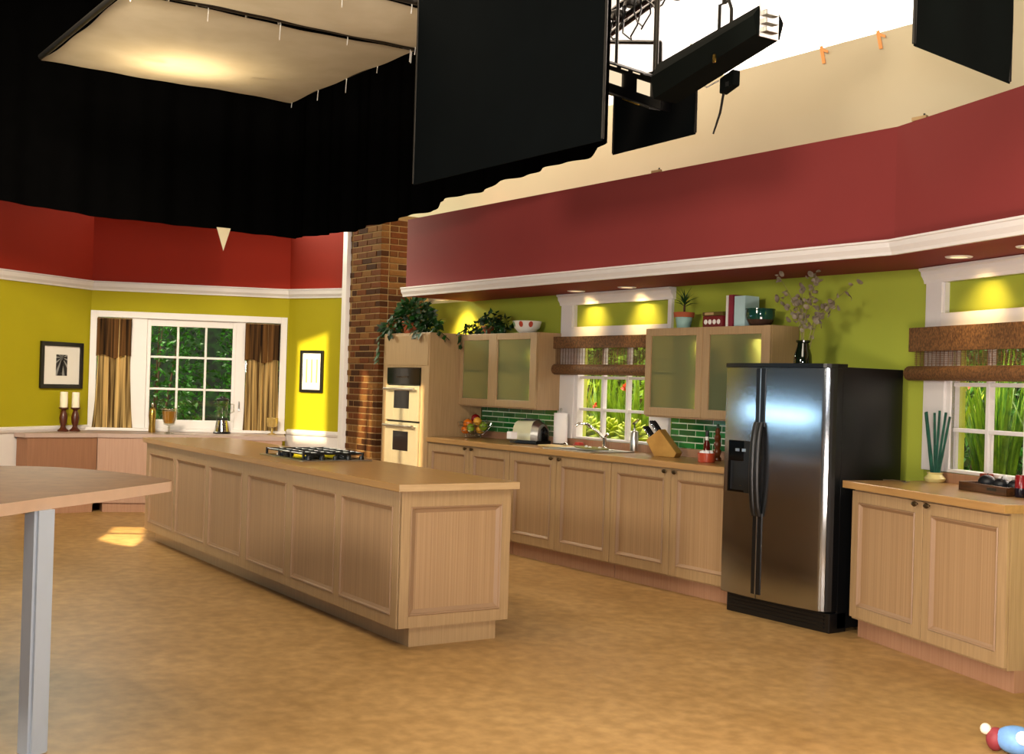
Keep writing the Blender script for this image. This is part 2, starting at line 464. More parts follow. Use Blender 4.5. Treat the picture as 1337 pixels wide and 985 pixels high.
def wall_with_hole(name, mat, p, q, z0, z1, holes=(), t=0.1, label='', cat='wall'):
    d = q - p; L = d.length
    bm = BM()
    xs = sorted({0.0, L} | {h[0] for h in holes} | {h[1] for h in holes})
    for a, b in zip(xs, xs[1:]):
        hz = [h for h in holes if h[0] <= a + 1e-6 and h[1] >= b - 1e-6]
        segs = [(z0, z1)]
        for h in hz:
            nx = []
            for lo, hi in segs:
                if h[3] <= lo or h[2] >= hi: nx.append((lo, hi)); continue
                nx += [s for s in ((lo, h[2]), (h[3], hi)) if s[1] - s[0] > 1e-6]
            segs = nx
        for s in segs: box(bm, a, b, 0, t, s[0], s[1])
    return struct(obj(name, bm, mat, None, (p.x, p.y, 0), math.atan2(d.y, d.x)), label, cat)

ZT = 3.26
wall_with_hole('wall_left', M['olive'], A0, B_, 0.86, 2.44, label='olive green wall piece left of the curtained window', cat='wall')
wall_with_hole('wall_back', M['olive'], B_, C_, 0.0, 2.44, [(0.06, 2.11, 0.875, 2.13)], label='olive green wall around the curtained back window')
wall_with_hole('wall_back_right', M['olive'], C_, D_, 0.86, 2.44, label='olive green wall piece with the narrow framed picture')
wall_with_hole('wall_upper_left', M['redleft'], A0, B_, 2.44, ZT, label='red band of wall above the crown moulding, far left')
wall_with_hole('wall_upper_back', M['redleft'], B_, C_, 2.44, ZT, label='red band of wall above the back window')
wall_with_hole('wall_upper_back_right', M['redleft'], C_, D_, 2.44, ZT, label='red band of wall beside the brick column')
wall_with_hole('wall_wainscot_left', M['white'], A0, B_, 0.0, 0.86, label='white wainscot under the olive wall at far left')
wall_with_hole('wall_wainscot_right', M['white'], C_, D_, 0.0, 0.86, label='white beaded wainscot left of the brick column')
KX0 = -11.43
wall_with_hole('wall_kitchen', M['green'], V2(KX0, 6.72), BEND, 0.0, 2.342, [(KX0 * -1 - 8.71, KX0 * -1 - 7.72, 1.04, 1.92), (-KX0 - 8.80, -KX0 - 7.51, 2.035, 2.233)], label='green kitchen wall behind the cabinets and refrigerator')
wall_with_hole('wall_right', M['green'], BEND, BEND + RDIR * 4.2, 0.0, 2.342, [(0.27, 1.26, 1.04, 1.92), (0.18, 1.47, 2.035, 2.233)], label='green angled wall with the window at far right')
bm = BM(); box(bm, -12.6, -1.5, 6.86, 6.92, 0.0, 4.03); box(bm, -12.6, -1.5, 6.92, 6.96, 3.9, 3.98)
# opening for the set windows is cut by building the flat above them only
bm.free(); bm = BM(); box(bm, -12.6, -1.5, 6.86, 6.92, 2.36, 4.03); box(bm, -12.6, -1.5, 6.92, 6.96, 3.9, 3.98); box(bm, -12.6, -1.5, 6.92, 6.96, 2.4, 2.48)
struct(obj('wall_flat', bm, M['beige']), 'tall beige scenery flat rising behind the red soffit', 'wall')
bm = BM(); box(bm, -16, 5, 9.7, 9.9, 0, 9)
struct(obj('wall_studio', bm, M['cyc']), 'brightly lit white studio wall high behind the beige flat', 'wall')

SP0, SP1 = V2(-10.55, 5.95), V2(-4.69, 5.95)
SP2 = SP1 + RDIR * 3.2
bm = BM(); prism(bm, [SP0, SP1, SP2, BEND + RDIR * 3.4 , V2(-5.015, 6.72), V2(-10.55, 6.72)], 2.338, 3.1)
bmesh.ops.recalc_face_normals(bm, faces=bm.faces)
struct(obj('wall_soffit', bm, M['red']), 'deep red boxed soffit over the kitchen wall', 'soffit')

def sweep(pts, prof):
    """profile (offset to the right of travel, z) mitred along a 2D polyline"""
    bm = BM(); rings = []
    for i, p in enumerate(pts):
        ds = []
        if i > 0: ds.append((pts[i] - pts[i - 1]).normalized())
        if i < len(pts) - 1: ds.append((pts[i + 1] - pts[i]).normalized())
        n = sum((Vector((d.y, -d.x)) for d in ds), Vector((0, 0))); n.normalize()
        k = 1.0 / max(0.3, n.dot(Vector((ds[0].y, -ds[0].x))))
        rings.append([bm.verts.new((p.x + n.x * o * k, p.y + n.y * o * k, z)) for o, z in prof])
    m = len(prof)
    for a, b in zip(rings, rings[1:]):
        for k in range(m): bm.faces.new((a[k], a[(k + 1) % m], b[(k + 1) % m], b[k]))
    bm.faces.new(rings[0]); bm.faces.new(rings[-1])
    bmesh.ops.recalc_face_normals(bm, faces=bm.faces)
    return bm

crown = lambda z0, z1, d: [(-0.005, z0), (d * 0.35, z0), (d * 0.4, z0 + 0.018), (d * 0.75, z0 + 0.045), (d * 0.8, z1 - 0.016), (d, z1 - 0.012), (d, z1), (-0.005, z1)]
bm = sweep([SP0 + V2(-0.03, 0), SP1, SP2], crown(2.335, 2.425, 0.05))
struct(obj('trim_1', bm, M['white']), 'white crown moulding along the bottom of the red soffit', 'moulding')
bm = sweep([A0, B_, C_, D_], crown(2.42, 2.525, 0.05))
struct(obj('trim_2', bm, M['white']), 'white crown moulding between red and olive on the back walls', 'moulding')
rail = [(-0.005, 0.845), (0.02, 0.845), (0.032, 0.87), (0.032, 0.895), (0.012, 0.905), (-0.005, 0.905)]
struct(obj('trim_3', sweep([A0, B_ - (B_ - A_).normalized() * 0.02], rail), M['white']), 'white chair rail left of the back window', 'moulding')
struct(obj('trim_4', sweep([C_ + (D_ - C_).normalized() * 0.04, D_], rail), M['white']), 'white chair rail under the narrow framed picture', 'moulding')
bm = BM(); box(bm, -12.235, -12.135, 6.09, 6.30, 0, ZT, 0.004)
struct(obj('trim_5', bm, M['white']), 'tall white corner board left of the brick column', 'trim')
for nm, a, b, lab in (('baseboard_left', A0, B_, 'white baseboard at far left'), ('baseboard_back', C_, D_, 'white baseboard left of the brick column')):
    struct(obj(nm, sweep([a, b], [(-0.005, 0), (0.018, 0), (0.018, 0.1), (-0.005, 0.11)]), M['white']), lab, 'baseboard')

# ---- brick column (bricks one by one where the photograph shows them)
col = thing('brick_column', 'tall brown brick column between white corner board and oven cabinet', 'column', (-11.42, 6.13, 0))
bm = BM(); box(bm, -0.702, -0.008, 0.008, 0.60, 0, 3.27)
obj('mortar_core', bm, M['mortar'], col)
def brick_mesh(L, D, H, i):
    bm = BM(); box(bm, -L / 2, L / 2, -D / 2, D / 2, -H / 2, H / 2, 0.004)
    me = bpy.data.meshes.new('brick'); bm.to_mesh(me); bm.free(); me.materials.append(BR[i]); return me
BL, BH, BD, PITCH = 0.205, 0.056, 0.095, 0.067
full = [brick_mesh(BL, BD, BH, i) for i in range(4)]
half = [brick_mesh(0.095, BD, BH, i) for i in range(4)]
full_r = [brick_mesh(BD, BL, BH, i) for i in range(4)]
stub_r = [brick_mesh(BD, 0.095, BH, i) for i in range(4)]
def put_brick(me, x, y, z):
    o = bpy.data.objects.new('brick', me); COL.objects.link(o); o.parent = col
    o.location = (x + random.uniform(-.0015, .0015), y + random.uniform(-.003, .002), z)
far = BM()
for k in range(48):
    z = 0.035 + k * PITCH
    if z > 3.24: break
    odd = k % 2
    pick = lambda: random.choices((0, 1, 2, 3), (5, 3, 2, 2))[0]
    xs = [-0.1025, -0.3195, -0.5365] if odd else [-0.211, -0.428]
    hs = [-0.6545] if odd else [-0.0475, -0.6]
    if z > 0.62:
        for x in xs: put_brick(full[pick()], x, BD / 2, z)
        for x in hs: put_brick(half[pick()], x, BD / 2, z)
        if not odd: pass
    else:
        for x in xs: box(far, x - BL / 2, x + BL / 2, 0, BD, z - BH / 2, z + BH / 2)
    # right face
    ys = [0.2165, 0.4335] if odd else [0.1035 + 0.0, 0.325, 0.54]
    if odd: ys = [0.21, 0.4265]
    if z > 1.85:
        if odd:
            for y in ys: put_brick(full_r[pick()], -BD / 2, y, z)
        else:
            put_brick(stub_r[pick()], -BD / 2, 0.155, z)
            put_brick(full_r[pick()], -BD / 2, 0.318, z); put_brick(stub_r[pick()], -BD / 2, 0.48, z)
    else:
        for y in (0.21, 0.4265): box(far, -BD, 0, y - BL / 2, y + BL / 2, z - BH / 2, z + BH / 2)
o = obj('lower_bricks', far, BR[0], col); o['kind'] = 'stuff'

# ---- back window (window_1) on the wall B-C
rzB = math.atan2((C_ - B_).y, (C_ - B_).x)
w1 = bpy.data.objects.new('window_1', None); COL.objects.link(w1); w1.location = (B_.x, B_.y, 0); w1.rotation_euler = (0, 0, rzB)
struct(w1, 'wide white back window of nine panes between two striped curtains', 'window')
def part_box(name, mat, parent, *a, bev=0.004):
    bm = BM(); box(bm, *a, bev); return obj(name, bm, mat, parent)
part_box('casing', M['white'], w1, 0.0, 0.075, -0.035, 0.06, 0.88, 2.195)
part_box('casing', M['white'], w1, 2.10, 2.175, -0.035, 0.06, 0.88, 2.195)
part_box('casing', M['white'], w1, 0.075, 2.10, -0.035, 0.06, 2.122, 2.195)
part_box('window_sill', M['white'], w1, -0.02, 2.19, -0.075, 0.06, 0.848, 0.88)
part_box('mullion_post', M['white'], w1, 0.44, 0.615, -0.012, 0.07, 0.88, 2.122)
part_box('mullion_post', M['white'], w1, 1.60, 1.712, -0.012, 0.07, 0.88, 2.122)
for a in ((0.615, 0.655, 0.88, 2.122), (1.56, 1.60, 0.88, 2.122), (0.655, 1.56, 2.045, 2.122), (0.655, 1.56, 0.88, 0.98)):
    part_box('sash_frame', M['white'], w1, a[0], a[1], 0.012, 0.06, a[2], a[3])
px = [0.655 + (0.905 - 0.05) / 3 * i + 0.025 * i for i in range(3)]
pz = [0.98 + (1.065 - 0.05) / 3 * i + 0.025 * i for i in range(3)]
pw, ph = (0.905 - 0.05) / 3, (1.065 - 0.05) / 3
for i in (1, 2):
    part_box('muntin', M['white'], w1, px[i] - 0.025, px[i], 0.018, 0.052, 0.98, 2.045)
for j in (1, 2):
    for i in range(3): part_box('muntin', M['white'], w1, px[i], px[i] + pw, 0.018, 0.052, pz[j] - 0.025, pz[j])
for i in range(3):
    for j in range(3): part_box('pane', M['glass'], w1, px[i], px[i] + pw, 0.033, 0.037, pz[j], pz[j] + ph, bev=0)
part_box('pane', M['glass'], w1, 0.075, 0.44, 0.033, 0.037, 0.88, 2.122, bev=0)
part_box('pane', M['glass'], w1, 1.712, 2.10, 0.033, 0.037, 0.88, 2.122, bev=0)
bm = BM(); tube(bm, [(1.655, -0.03, 1.12), (1.655, -0.03, 1.21)], 0.008); box(bm, 1.645, 1.665, -0.03, -0.01, 1.10, 1.13)
obj('latch_handle', bm, M['steel'], w1)

# ---- kitchen windows (window_2 in the kitchen wall, window_3 in the angled wall)
def kitchen_window(name, loc, rz, label, glow):
    w = bpy.data.objects.new(name, None); COL.objects.link(w); w.location = (loc.x, loc.y, 0); w.rotation_euler = (0, 0, rz)
    struct(w, label, 'window')
    part_box('casing', M['white'], w, 0.0, 0.215, -0.03, 0.05, 1.03, 1.945)
    part_box('casing', M['white'], w, 1.285, 1.50, -0.03, 0.05, 1.03, 1.945)
    part_box('sash_frame', M['white'], w, 0.215, 0.258, -0.014, 0.06, 1.03, 1.945)
    part_box('sash_frame', M['white'], w, 1.242, 1.285, -0.014, 0.06, 1.03, 1.945)
    part_box('sash_frame', M['white'], w, 0.258, 1.242, -0.014, 0.06, 1.03, 1.05)
    part_box('sash_frame', M['white'], w, 0.258, 1.242, -0.014, 0.06, 1.86, 1.945)
    xs = [0.258, 0.596, 0.934]; wd = 0.308
    zs = [(1.05, 1.285), (1.31, 1.57), (1.595, 1.86)]
    for x in xs[1:]: part_box('muntin', M['white'], w, x - 0.03, x, 0.01, 0.055, 1.05, 1.86)
    for z in (1.285, 1.57):
        for x in xs: part_box('muntin', M['white'], w, x, x + wd, 0.012, 0.05, z, z + 0.025)
    for x in xs:
        for a, b in zs: part_box('pane', M['glass'], w, x, x + wd, 0.03, 0.034, a, b, bev=0)
    # transom: picture-frame casing round a recessed green panel
    part_box('transom_frame', M['white'], w, 0.0, 0.165, -0.03, 0.05, 1.945, 2.24)
    part_box('transom_frame', M['white'], w, 1.455, 1.50, -0.03, 0.05, 1.945, 2.24)
    part_box('transom_frame', M['white'], w, 0.165, 1.455, -0.03, 0.05, 1.945, 2.035)
    bm = BM(); extrude_xz(bm, [(0.05, 2.234), (-0.03, 2.234), (-0.035, 2.255), (-0.055, 2.285), (-0.06, 2.31), (-0.075, 2.318), (-0.075, 2.333), (0.05, 2.333)], -0.02, 1.52)
    obj('transom_crown', bm, M['white'], w)
    for a in ((0.165, 0.18, 2.035, 2.234), (1.44, 1.455, 2.035, 2.234)): part_box('transom_stop', M['white'], w, a[0], a[1], -0.015, 0.05, a[2], a[3], bev=0.002)
    part_box('transom_panel', M['green'], w, 0.165, 1.455, 0.02, 0.04, 2.035, 2.234, bev=0)
    return w
W2 = V2(-8.965, 6.72)
W3 = BEND + RDIR * 0.012
kitchen_window('window_2', W2, 0.0, 'white kitchen window over the sink with a green transom panel', None)
kitchen_window('window_3', W3, RZ_KR, 'white window at far right above the right hand counter', None)

# ---- recessed cans in the soffit
def can_light(x, y, label, power, dy=0.42):
    t = thing('recessed_light', label, 'ceiling light', (x, y, 2.338), 0, 'recessed lights in the red soffit')
    bm = BM(); lathe(bm, [(0.052, -0.001), (0.052, -0.006), (0.075, -0.006), (0.08, 0.0), (0.052, -0.001)], seg=24, cap=False)
    obj('trim_ring', bm, M['white'], t, smooth=True)
    bm = BM(); lathe(bm, [(0.0001, -0.003), (0.052, -0.003)], seg=20, cap=False)
    obj('lamp_lens', bm, CAN_EMIT, t)
    s = spot('recessed_lamp', (x, y, 2.325), (x, y + dy, 1.85), power, (1.0, 0.66, 0.26), 84, 1.0, 0.05)
CAN_EMIT = emit_mat('warm_lamp_lens', '#ffd9a0', 1.6)
can_light(-8.526, 6.52, 'recessed can light above the left half of the sink window', 34)
can_light(-7.832, 6.52, 'recessed can light above the right half of the sink window', 34)
can_light(-4.474, 6.27, 'recessed can light above the far right window', 36, 0.40)
can_light(-3.887, 6.08, 'recessed can light at the right edge of the picture', 36)
can_light(-10.62, 6.40, 'recessed can light above the ivy on the oven cabinet', 110, 0.40)

# ---- black drapes round the top of the set
def drape(name, pts, y_or_x, axis, ztop, label, mat):
    """pts: lower edge (coordinate, z) in order; hangs in gentle folds"""
    def low(t):
        c = pts[0][0] + (pts[-1][0] - pts[0][0]) * t
        for (a, za), (b, zb) in zip(pts, pts[1:]):
            if min(a, b) - 1e-6 <= c <= max(a, b) + 1e-6:
                return c, za + (zb - za) * ((c - a) / (b - a) if abs(b - a) > 1e-9 else 0)
        return c, pts[-1][1]
    def f(u, v):
        c, z0 = low(u); w = 0.03 * math.sin(c * 9) + 0.015 * math.sin(c * 23 + 1)
        z = z0 + (ztop - z0) * v
        return (c, y_or_x + w * (1 - 0.5 * v), z) if axis == 'x' else (y_or_x + w * (1 - 0.5 * v), c, z)
    bm = BM(); thick_sheet(bm, f, 150, 4, (0, 0.012, 0) if axis == 'x' else (-0.012, 0, 0))
    o = obj(name, bm, mat, smooth=True)
    return tag(o, label, 'drape')
drape('black_drape', [(-0.5, 3.26), (2.39, 3.012), (3.17, 2.955), (4.44, 2.948), (5.24, 2.93)], -11.62, 'y', 6.5, 'black studio drape hanging across the top of the back wall', M['blackcloth'])
drape('black_drape', [(-11.60, 2.935), (-10.35, 2.897), (-9.716, 2.917), (-8.80, 2.95), (-8.76, 3.008), (-8.004, 3.029), (-7.729, 3.068), (-6.68, 3.113), (-6.64, 3.152), (-6.53, 3.171)], 5.22, 'x', 6.5, 'black studio drape cutting across the brick column top and red soffit', M['blackcloth'])
# scrap hanging from the back drape
bm = BM(); prism(bm, [(4.371, 0), (4.515, 0), (4.446, 0.225)], 0, 0.006)
for v in bm.verts: v.co = Vector((-v.co.z, v.co.x, -v.co.y))
bmesh.ops.recalc_face_normals(bm, faces=bm.faces)
o = obj('cloth_pennant', bm, M['beige'], None, (-11.56, 0, 2.962)); tag(o, 'small cream triangular scrap pointing down from the black back drape', 'pennant')

# ---- sky-side: green backdrop boards behind the windows
bm = BM(); box(bm, -17.9, -17.8, 1.5, 9.5, 0, 3.6)
struct(obj('wall_backdrop', bm, two_tone('painted_foliage', '#03120a', '#1c4a14', (1, 1, 1), 9.0, 0.4, 0.75, 0.9)), 'dark green foliage backdrop behind the back window', 'backdrop')
bm = BM(); box(bm, -13.5, -1.2, 9.3, 9.36, 0, 2.55)
struct(obj('wall_garden_backdrop', bm, two_tone('painted_garden', '#0a2008', '#4f6a1c', (1, 1, 1), 8.0, 0.4, 0.75, 0.9)), 'dim green garden backdrop behind the kitchen windows', 'backdrop')

# ================================================================== CABINETS
def panel_insert(parent, axis, a0, a1, z0, z1, face, depth=0.014, mould=0.026, names=('panel_moulding', 'panel')):
    """a mitred moulding ring and the beaded panel inside it; axis 'x': face looks to -y at y=face; axis 'y': face looks to +x at x=face"""
    def P(a, d, z): return (a, face + d, z) if axis == 'x' else (face - d, a, z)
    bm = BM()
    prof = [(0.0, 0.0), (0.004, -0.006), (0.010, -0.004), (0.014, 0.004), (mould, depth)]
    rings = []
    for o, d in prof:
        rings.append([bm.verts.new(P(*q)) for q in ((a0 + o, d, z0 + o), (a1 - o, d, z0 + o), (a1 - o, d, z1 - o), (a0 + o, d, z1 - o))])
    for r1, r2 in zip(rings, rings[1:]):
        for k in range(4): bm.faces.new((r1[k], r1[(k + 1) % 4], r2[(k + 1) % 4], r2[k]))
    bmesh.ops.recalc_face_normals(bm, faces=bm.faces)
    mo = obj(names[0], bm, M['moulding'], parent)
    bm = BM()
    o = mould
    if axis == 'x': box(bm, a0 + o - 0.004, a1 - o + 0.004, face + depth, face + depth + 0.006, z0 + o - 0.004, z1 - o + 0.004)
    else: box(bm, face - depth - 0.006, face - depth, a0 + o - 0.004, a1 - o + 0.004, z0 + o - 0.004, z1 - o + 0.004)
    obj(names[1], bm, M['beadboard'], parent)

def stile_frame(bm, x0, x1, z0, z1, y0, y1, s, hole=None, bev=0.003):
    hx0, hx1, hz0, hz1 = hole if hole else (x0 + s, x1 - s, z0 + s, z1 - s)
    box(bm, x0, hx0, y0, y1, z0, z1, bev); box(bm, hx1, x1, y0, y1, z0, z1, bev)
    box(bm, hx0, hx1, y0, y1, z0, hz0, bev); box(bm, hx0, hx1, y0, y1, hz1, z1, bev)

def half_moon_knob(parent, x, y, z):
    bm = BM(); lathe(bm, [(0.006, 0), (0.006, 0.012), (0.016, 0.016), (0.019, 0.022), (0.014, 0.028), (0.001, 0.030)], seg=14)
    for v in bm.verts: v.co = Vector((x + v.co.x * 1.35, y - v.co.z, z + v.co.y * 0.85))
    bmesh.ops.recalc_face_normals(bm, faces=bm.faces)
    obj('knob', bm, M['bronze'], parent, smooth=True)

def base_unit(name, label, loc, rz, w, split, depth, group=None, z1=0.918, knobs=True):
    t = thing(name, label, 'cabinet', (loc[0], loc[1], 0), rz, group)
    bm = BM(); box(bm, 0.002, w - 0.002, 0.0, depth, 0.115, z1)
    obj('carcass', bm, M['wood'], t)
    bm = BM(); box(bm, 0.004, w - 0.004, 0.045, depth, 0.0, 0.115)
    obj('toe_kick', bm, M['pinkwood'], t)
    for a, b, kx in ((0.004, split - 0.004, split - 0.055), (split + 0.004, w - 0.004, split + 0.055)):
        bm = BM(); stile_frame(bm, a, b, 0.128, z1 - 0.012, -0.02, 0.0, 0.075, (a + 0.07, b - 0.07, 0.20, z1 - 0.08))
        d = obj('door', bm, M['wood'], t)
        panel_insert(d, 'x', a + 0.07, b - 0.07, 0.20, z1 - 0.08, -0.02)
        if knobs: half_moon_knob(d, kx, -0.02, z1 - 0.028)
    return t
base_unit('base_cabinet', 'oak base cabinet beside the oven cabinet, under the fruit bowl', (-10.262, 6.11), 0, 1.405, 0.747, 0.59)
base_unit('base_cabinet', 'oak base cabinet under the toaster and sink, middle of three', (-8.855, 6.11), 0, 1.410, 0.689, 0.59)
base_unit('base_cabinet', 'oak base cabinet half hidden by the refrigerator, under the knife block', (-7.443, 6.11), 0, 1.358, 0.694, 0.59)
rc = base_unit('base_cabinet', 'oak two door cabinet standing right of the refrigerator', (-5.03, 6.07), RZ_KR, 1.43, 0.722, 0.61)
for ch in rc.children:
    pass
def rloc(x, y): # point in the right cabinet's plan
    c, s = math.cos(RZ_KR), math.sin(RZ_KR)
    return (-5.03 + x * c - y * s, 6.07 + x * s + y * c)

def worktop(name, label, loc, rz, x0, x1, y0, y1, z0, z1, strip=None):
    t = thing(name, label, 'countertop', (loc[0], loc[1], z0), rz)
    bm = BM(); box(bm, x0, x1, y0, y1, 0, z1 - z0, 0.004); obj('slab', bm, M['worktop'], t)
    if strip:
        bm = BM(); box(bm, strip[0], strip[1], y1, y1 + 0.022, z1 - z0 - 0.02, z1 - z0 + 0.062, 0.003); obj('backsplash_strip', bm, M['pinkwood'], t)
    return t
worktop('countertop', 'long brown countertop with the sink under the kitchen window', (-10.26, 6.11), 0, 0.0, 4.172, -0.05, 0.585, 0.919, 0.965, (0.0, 4.172))
worktop('countertop', 'short brown countertop right of the refrigerator under the far right window', (-5.03, 6.07), RZ_KR, -0.045, 1.45, -0.062, 0.598, 0.919, 0.965, (-0.02, 1.45))

# ---- oven cabinet
oc = thing('oven_cabinet', 'tall plain oak cabinet housing the double oven', 'cabinet', (-11.2, 6.10, 0))
OW = 0.93
bm = BM(); box(bm, 0, 0.095, -0.02, 0.60, 0, 1.985, 0.003); box(bm, 0.775, OW, -0.02, 0.60, 0, 1.985, 0.003); box(bm, 0.095, 0.775, -0.02, 0.60, 1.64, 1.985); box(bm, 0.095, 0.775, -0.02, 0.60, 0, 0.575); box(bm, 0.095, 0.775, 0.56, 0.60, 0.575, 1.64)
obj('carcass', bm, M['wood'], oc)
bm = BM(); box(bm, 0.02, OW - 0.02, -0.026, -0.02, 1.66, 1.965, 0.003); obj('top_panel', bm, M['wood'], oc)
ov = thing('double_oven', 'stainless double wall oven with black control panel', 'oven', (-11.10, 6.09, 0.58))
bm = BM(); box(bm, 0.005, 0.67, 0.0, 0.5, 0.0, 1.055); obj('housing', bm, M['black'], ov)
bm = BM(); box(bm, 0.005, 0.67, -0.022, 0.0, 0.885, 1.055, 0.004); cpn = obj('control_panel', bm, M['blackgloss'], ov)
bm = BM()
for i in range(6): box(bm, 0.20 + i * 0.045, 0.225 + i * 0.045, -0.024, -0.022, 0.955, 0.972)
obj('button_row', bm, M['bronze'], cpn)['kind'] = 'stuff'
def oven_door(z0, z1, wz0, wz1):
    bm = BM(); stile_frame(bm, 0.005, 0.67, z0, z1, -0.03, 0.0, 0.1, (0.165, 0.485, wz0, wz1)); d = obj('door', bm, M['oven_steel'], ov)
    bm = BM(); box(bm, 0.160, 0.49, -0.024, -0.01, wz0 - 0.005, wz1 + 0.005); obj('oven_window', bm, M['blackgloss'], d)
    bm = BM(); tube(bm, [(0.03, -0.07, z1 - 0.035), (0.645, -0.07, z1 - 0.035)], 0.013, 10)
    for x in (0.06, 0.615): tube(bm, [(x, -0.02, z1 - 0.035), (x, -0.07, z1 - 0.035)], 0.009, 8)
    obj('oven_handle', bm, M['steel'], d, smooth=True)
M['oven_steel'] = plain('satin_oven_steel', '#d8cdb0', 0.42, 0.75, var=0.02, scale=20)
oven_door(0.525, 0.875, 0.645, 0.825)
oven_door(0.02, 0.505, 0.22, 0.415)

# ---- wall cabinets with frosted doors
def upper_unit(name, label, x0, x1, doors):
    t = thing(name, label, 'cabinet', (x0, 6.42, 1.275))
    w = x1 - x0; h = 0.705
    bm = BM(); box(bm, 0, 0.02, 0.022, 0.295, 0, h); box(bm, w - 0.02, w, 0.022, 0.295, 0, h); box(bm, 0.02, w - 0.02, 0.022, 0.295, 0, 0.025)
    box(bm, 0.02, w - 0.02, 0.022, 0.295, h - 0.02, h); box(bm, 0.02, w - 0.02, 0.28, 0.295, 0.025, h - 0.02); box(bm, w / 2 - 0.012, w / 2 + 0.012, 0.022, 0.28, 0.025, h - 0.02)
    obj('carcass', bm, M['wood'], t)
    bm = BM(); box(bm, 0.022, w / 2 - 0.014, 0.04, 0.278, 0.34, 0.356); box(bm, w / 2 + 0.014, w - 0.022, 0.04, 0.278, 0.34, 0.356); o = obj('shelf', bm, M['wood'], t)
    for a, b, g0, g1 in doors:
        bm = BM(); stile_frame(bm, a, b, 0.012, h - 0.002, 0.0, 0.02, 0.08, (g0, g1, 0.078, h - 0.062)); d = obj('door', bm, M['wood'], t)
        bm = BM(); box(bm, g0 - 0.004, g1 + 0.004, 0.012, 0.017, 0.074, h - 0.058); obj('glass_panel', bm, M['frost'], d)
    return t
upper_unit('wall_cabinet', 'oak wall cabinet with two frosted doors left of the sink window', -10.262, -8.955, ((0.003, 0.650, 0.06, 0.52), (0.654, 1.304, 0.672, 1.205)))
upper_unit('wall_cabinet', 'oak wall cabinet with two frosted doors above the knife block', -7.46, -6.11, ((0.003, 0.655, 0.068, 0.588), (0.66, 1.347, 0.732, 1.262)))
def add_cabinet_light(x, z, power=4.0):  # point light added only to brighten blotches behind the frosted doors
    d = bpy.data.lights.new('added_cabinet_light', 'POINT'); d.energy = power; d.color = (1.0, 0.92, 0.6); d.shadow_soft_size = 0.02
    o = bpy.data.objects.new('added_cabinet_light', d); COL.objects.link(o); o.location = (x, 6.62, z)
for x, z in ((-9.70, 1.93), (-9.68, 1.50), (-9.05, 1.93), (-9.05, 1.50), (-6.86, 1.93), (-6.86, 1.48), (-6.22, 1.93)): add_cabinet_light(x, z)
def jar_behind(x, z, r, h, label, mat):
    bm = BM(); lathe(bm, [(r * .7, 0), (r, h * .1), (r, h * .7), (r * .6, h * .9), (r * .65, h)], seg=20)
    tag(obj('jar', bm, mat, None, (x, 6.465 + r, z), smooth=True), label, 'jar', 'jars behind the frosted cabinet doors')
M['palejar'] = plain('pale_green_ceramic', '#f2f0b8', 0.4)
for x, z, r, h, l in ((-9.82, 1.302, .07, .2, 'pale jar low behind the first frosted door from the ovens'), (-9.80, 1.634, .06, .22, 'pale jar on the shelf behind the first frosted door from the ovens'),
                      (-9.18, 1.302, .075, .19, 'pale jar low behind the frosted door nearest the sink window'), (-9.22, 1.634, .08, .2, 'pale jar on the shelf behind the frosted door nearest the sink window'),
                      (-6.98, 1.302, .07, .22, 'pale jar low behind the frosted door under the potted plant'), (-7.00, 1.634, .06, .24, 'pale jar on the shelf behind the frosted door under the potted plant'),
                      (-6.40, 1.634, .085, .25, 'pale jar on the shelf behind the frosted door beside the refrigerator')):
    jar_behind(x, z, r, h, l, M['palejar'])

# ---- green tiled backsplash
bs = bpy.data.objects.new('wall_backsplash', None); COL.objects.link(bs); bs.location = (-10.26, 6.72, 1.03)
struct(bs, 'green glazed tile backsplash between countertop and wall cabinets', 'backsplash')
bm = BM(); box(bm, 0.0, 1.285, -0.012, -0.001, 0, 0.25); box(bm, 2.82, 4.17, -0.012, -0.001, 0, 0.25)
obj('grout_bed', bm, M['grout'], bs)
tl, th_, gap = 0.182, 0.041, 0.009
def tile_mesh(L, i):
    bm = BM(); box(bm, 0, L, -0.019, -0.010, 0, th_, 0.0015); me = bpy.data.meshes.new('tile'); bm.to_mesh(me); bm.free(); me.materials.append(TILE[i]); return me
cache = {}
for x0, x1 in ((0.0, 1.285), (2.82, 4.17)):
    for k in range(5):
        z = 0.002 + k * (th_ + gap)
        x = x0 - (0 if k % 2 else 0.097)
        while x < x1:
            a, b = max(x, x0), min(x + tl, x1)
            if b - a > 0.02:
                key = (round(b - a, 3), random.randrange(3))
                if key not in cache: cache[key] = tile_mesh(b - a, key[1])
                o = bpy.data.objects.new('tile', cache[key]); COL.objects.link(o); o.parent = bs; o.location = (a, 0, z)
            x += tl + 0.013

# ---- island
RZI = R(-1.82)
def iw(e, n): c, s = math.cos(RZI), math.sin(RZI); return (e * c - n * s, e * s + n * c)
E0, N0 = -8.5, 3.53
il = iw(E0, N0)
isl = thing('kitchen_island', 'long oak kitchen island with panelled sides in the middle of the set', 'island', (il[0], il[1], 0), RZI)
bm = BM(); box(bm, -10.94 - E0, -6.075 - E0, 3.185 - N0, 3.90 - N0, 0.115, 0.885)
obj('carcass', bm, M['wood'], isl)
bm = BM(); box(bm, -10.955 - E0, -6.093 - E0, 3.27 - N0, 3.845 - N0, 0.0, 0.1148)
obj('toe_kick', bm, M['wood'], isl)
PE = [(-10.85, -10.15), (-10.08, -9.34), (-9.25, -8.535), (-8.41, -7.70), (-7.585, -6.906), (-6.82, -6.135)]
bm = BM()
edges = [-10.955] + [v for p in PE for v in p] + [-6.06]
for i in range(0, len(edges), 2): box(bm, edges[i] - E0, edges[i + 1] - E0, 3.17 - N0, 3.186 - N0, 0.113, 0.885, 0.002)
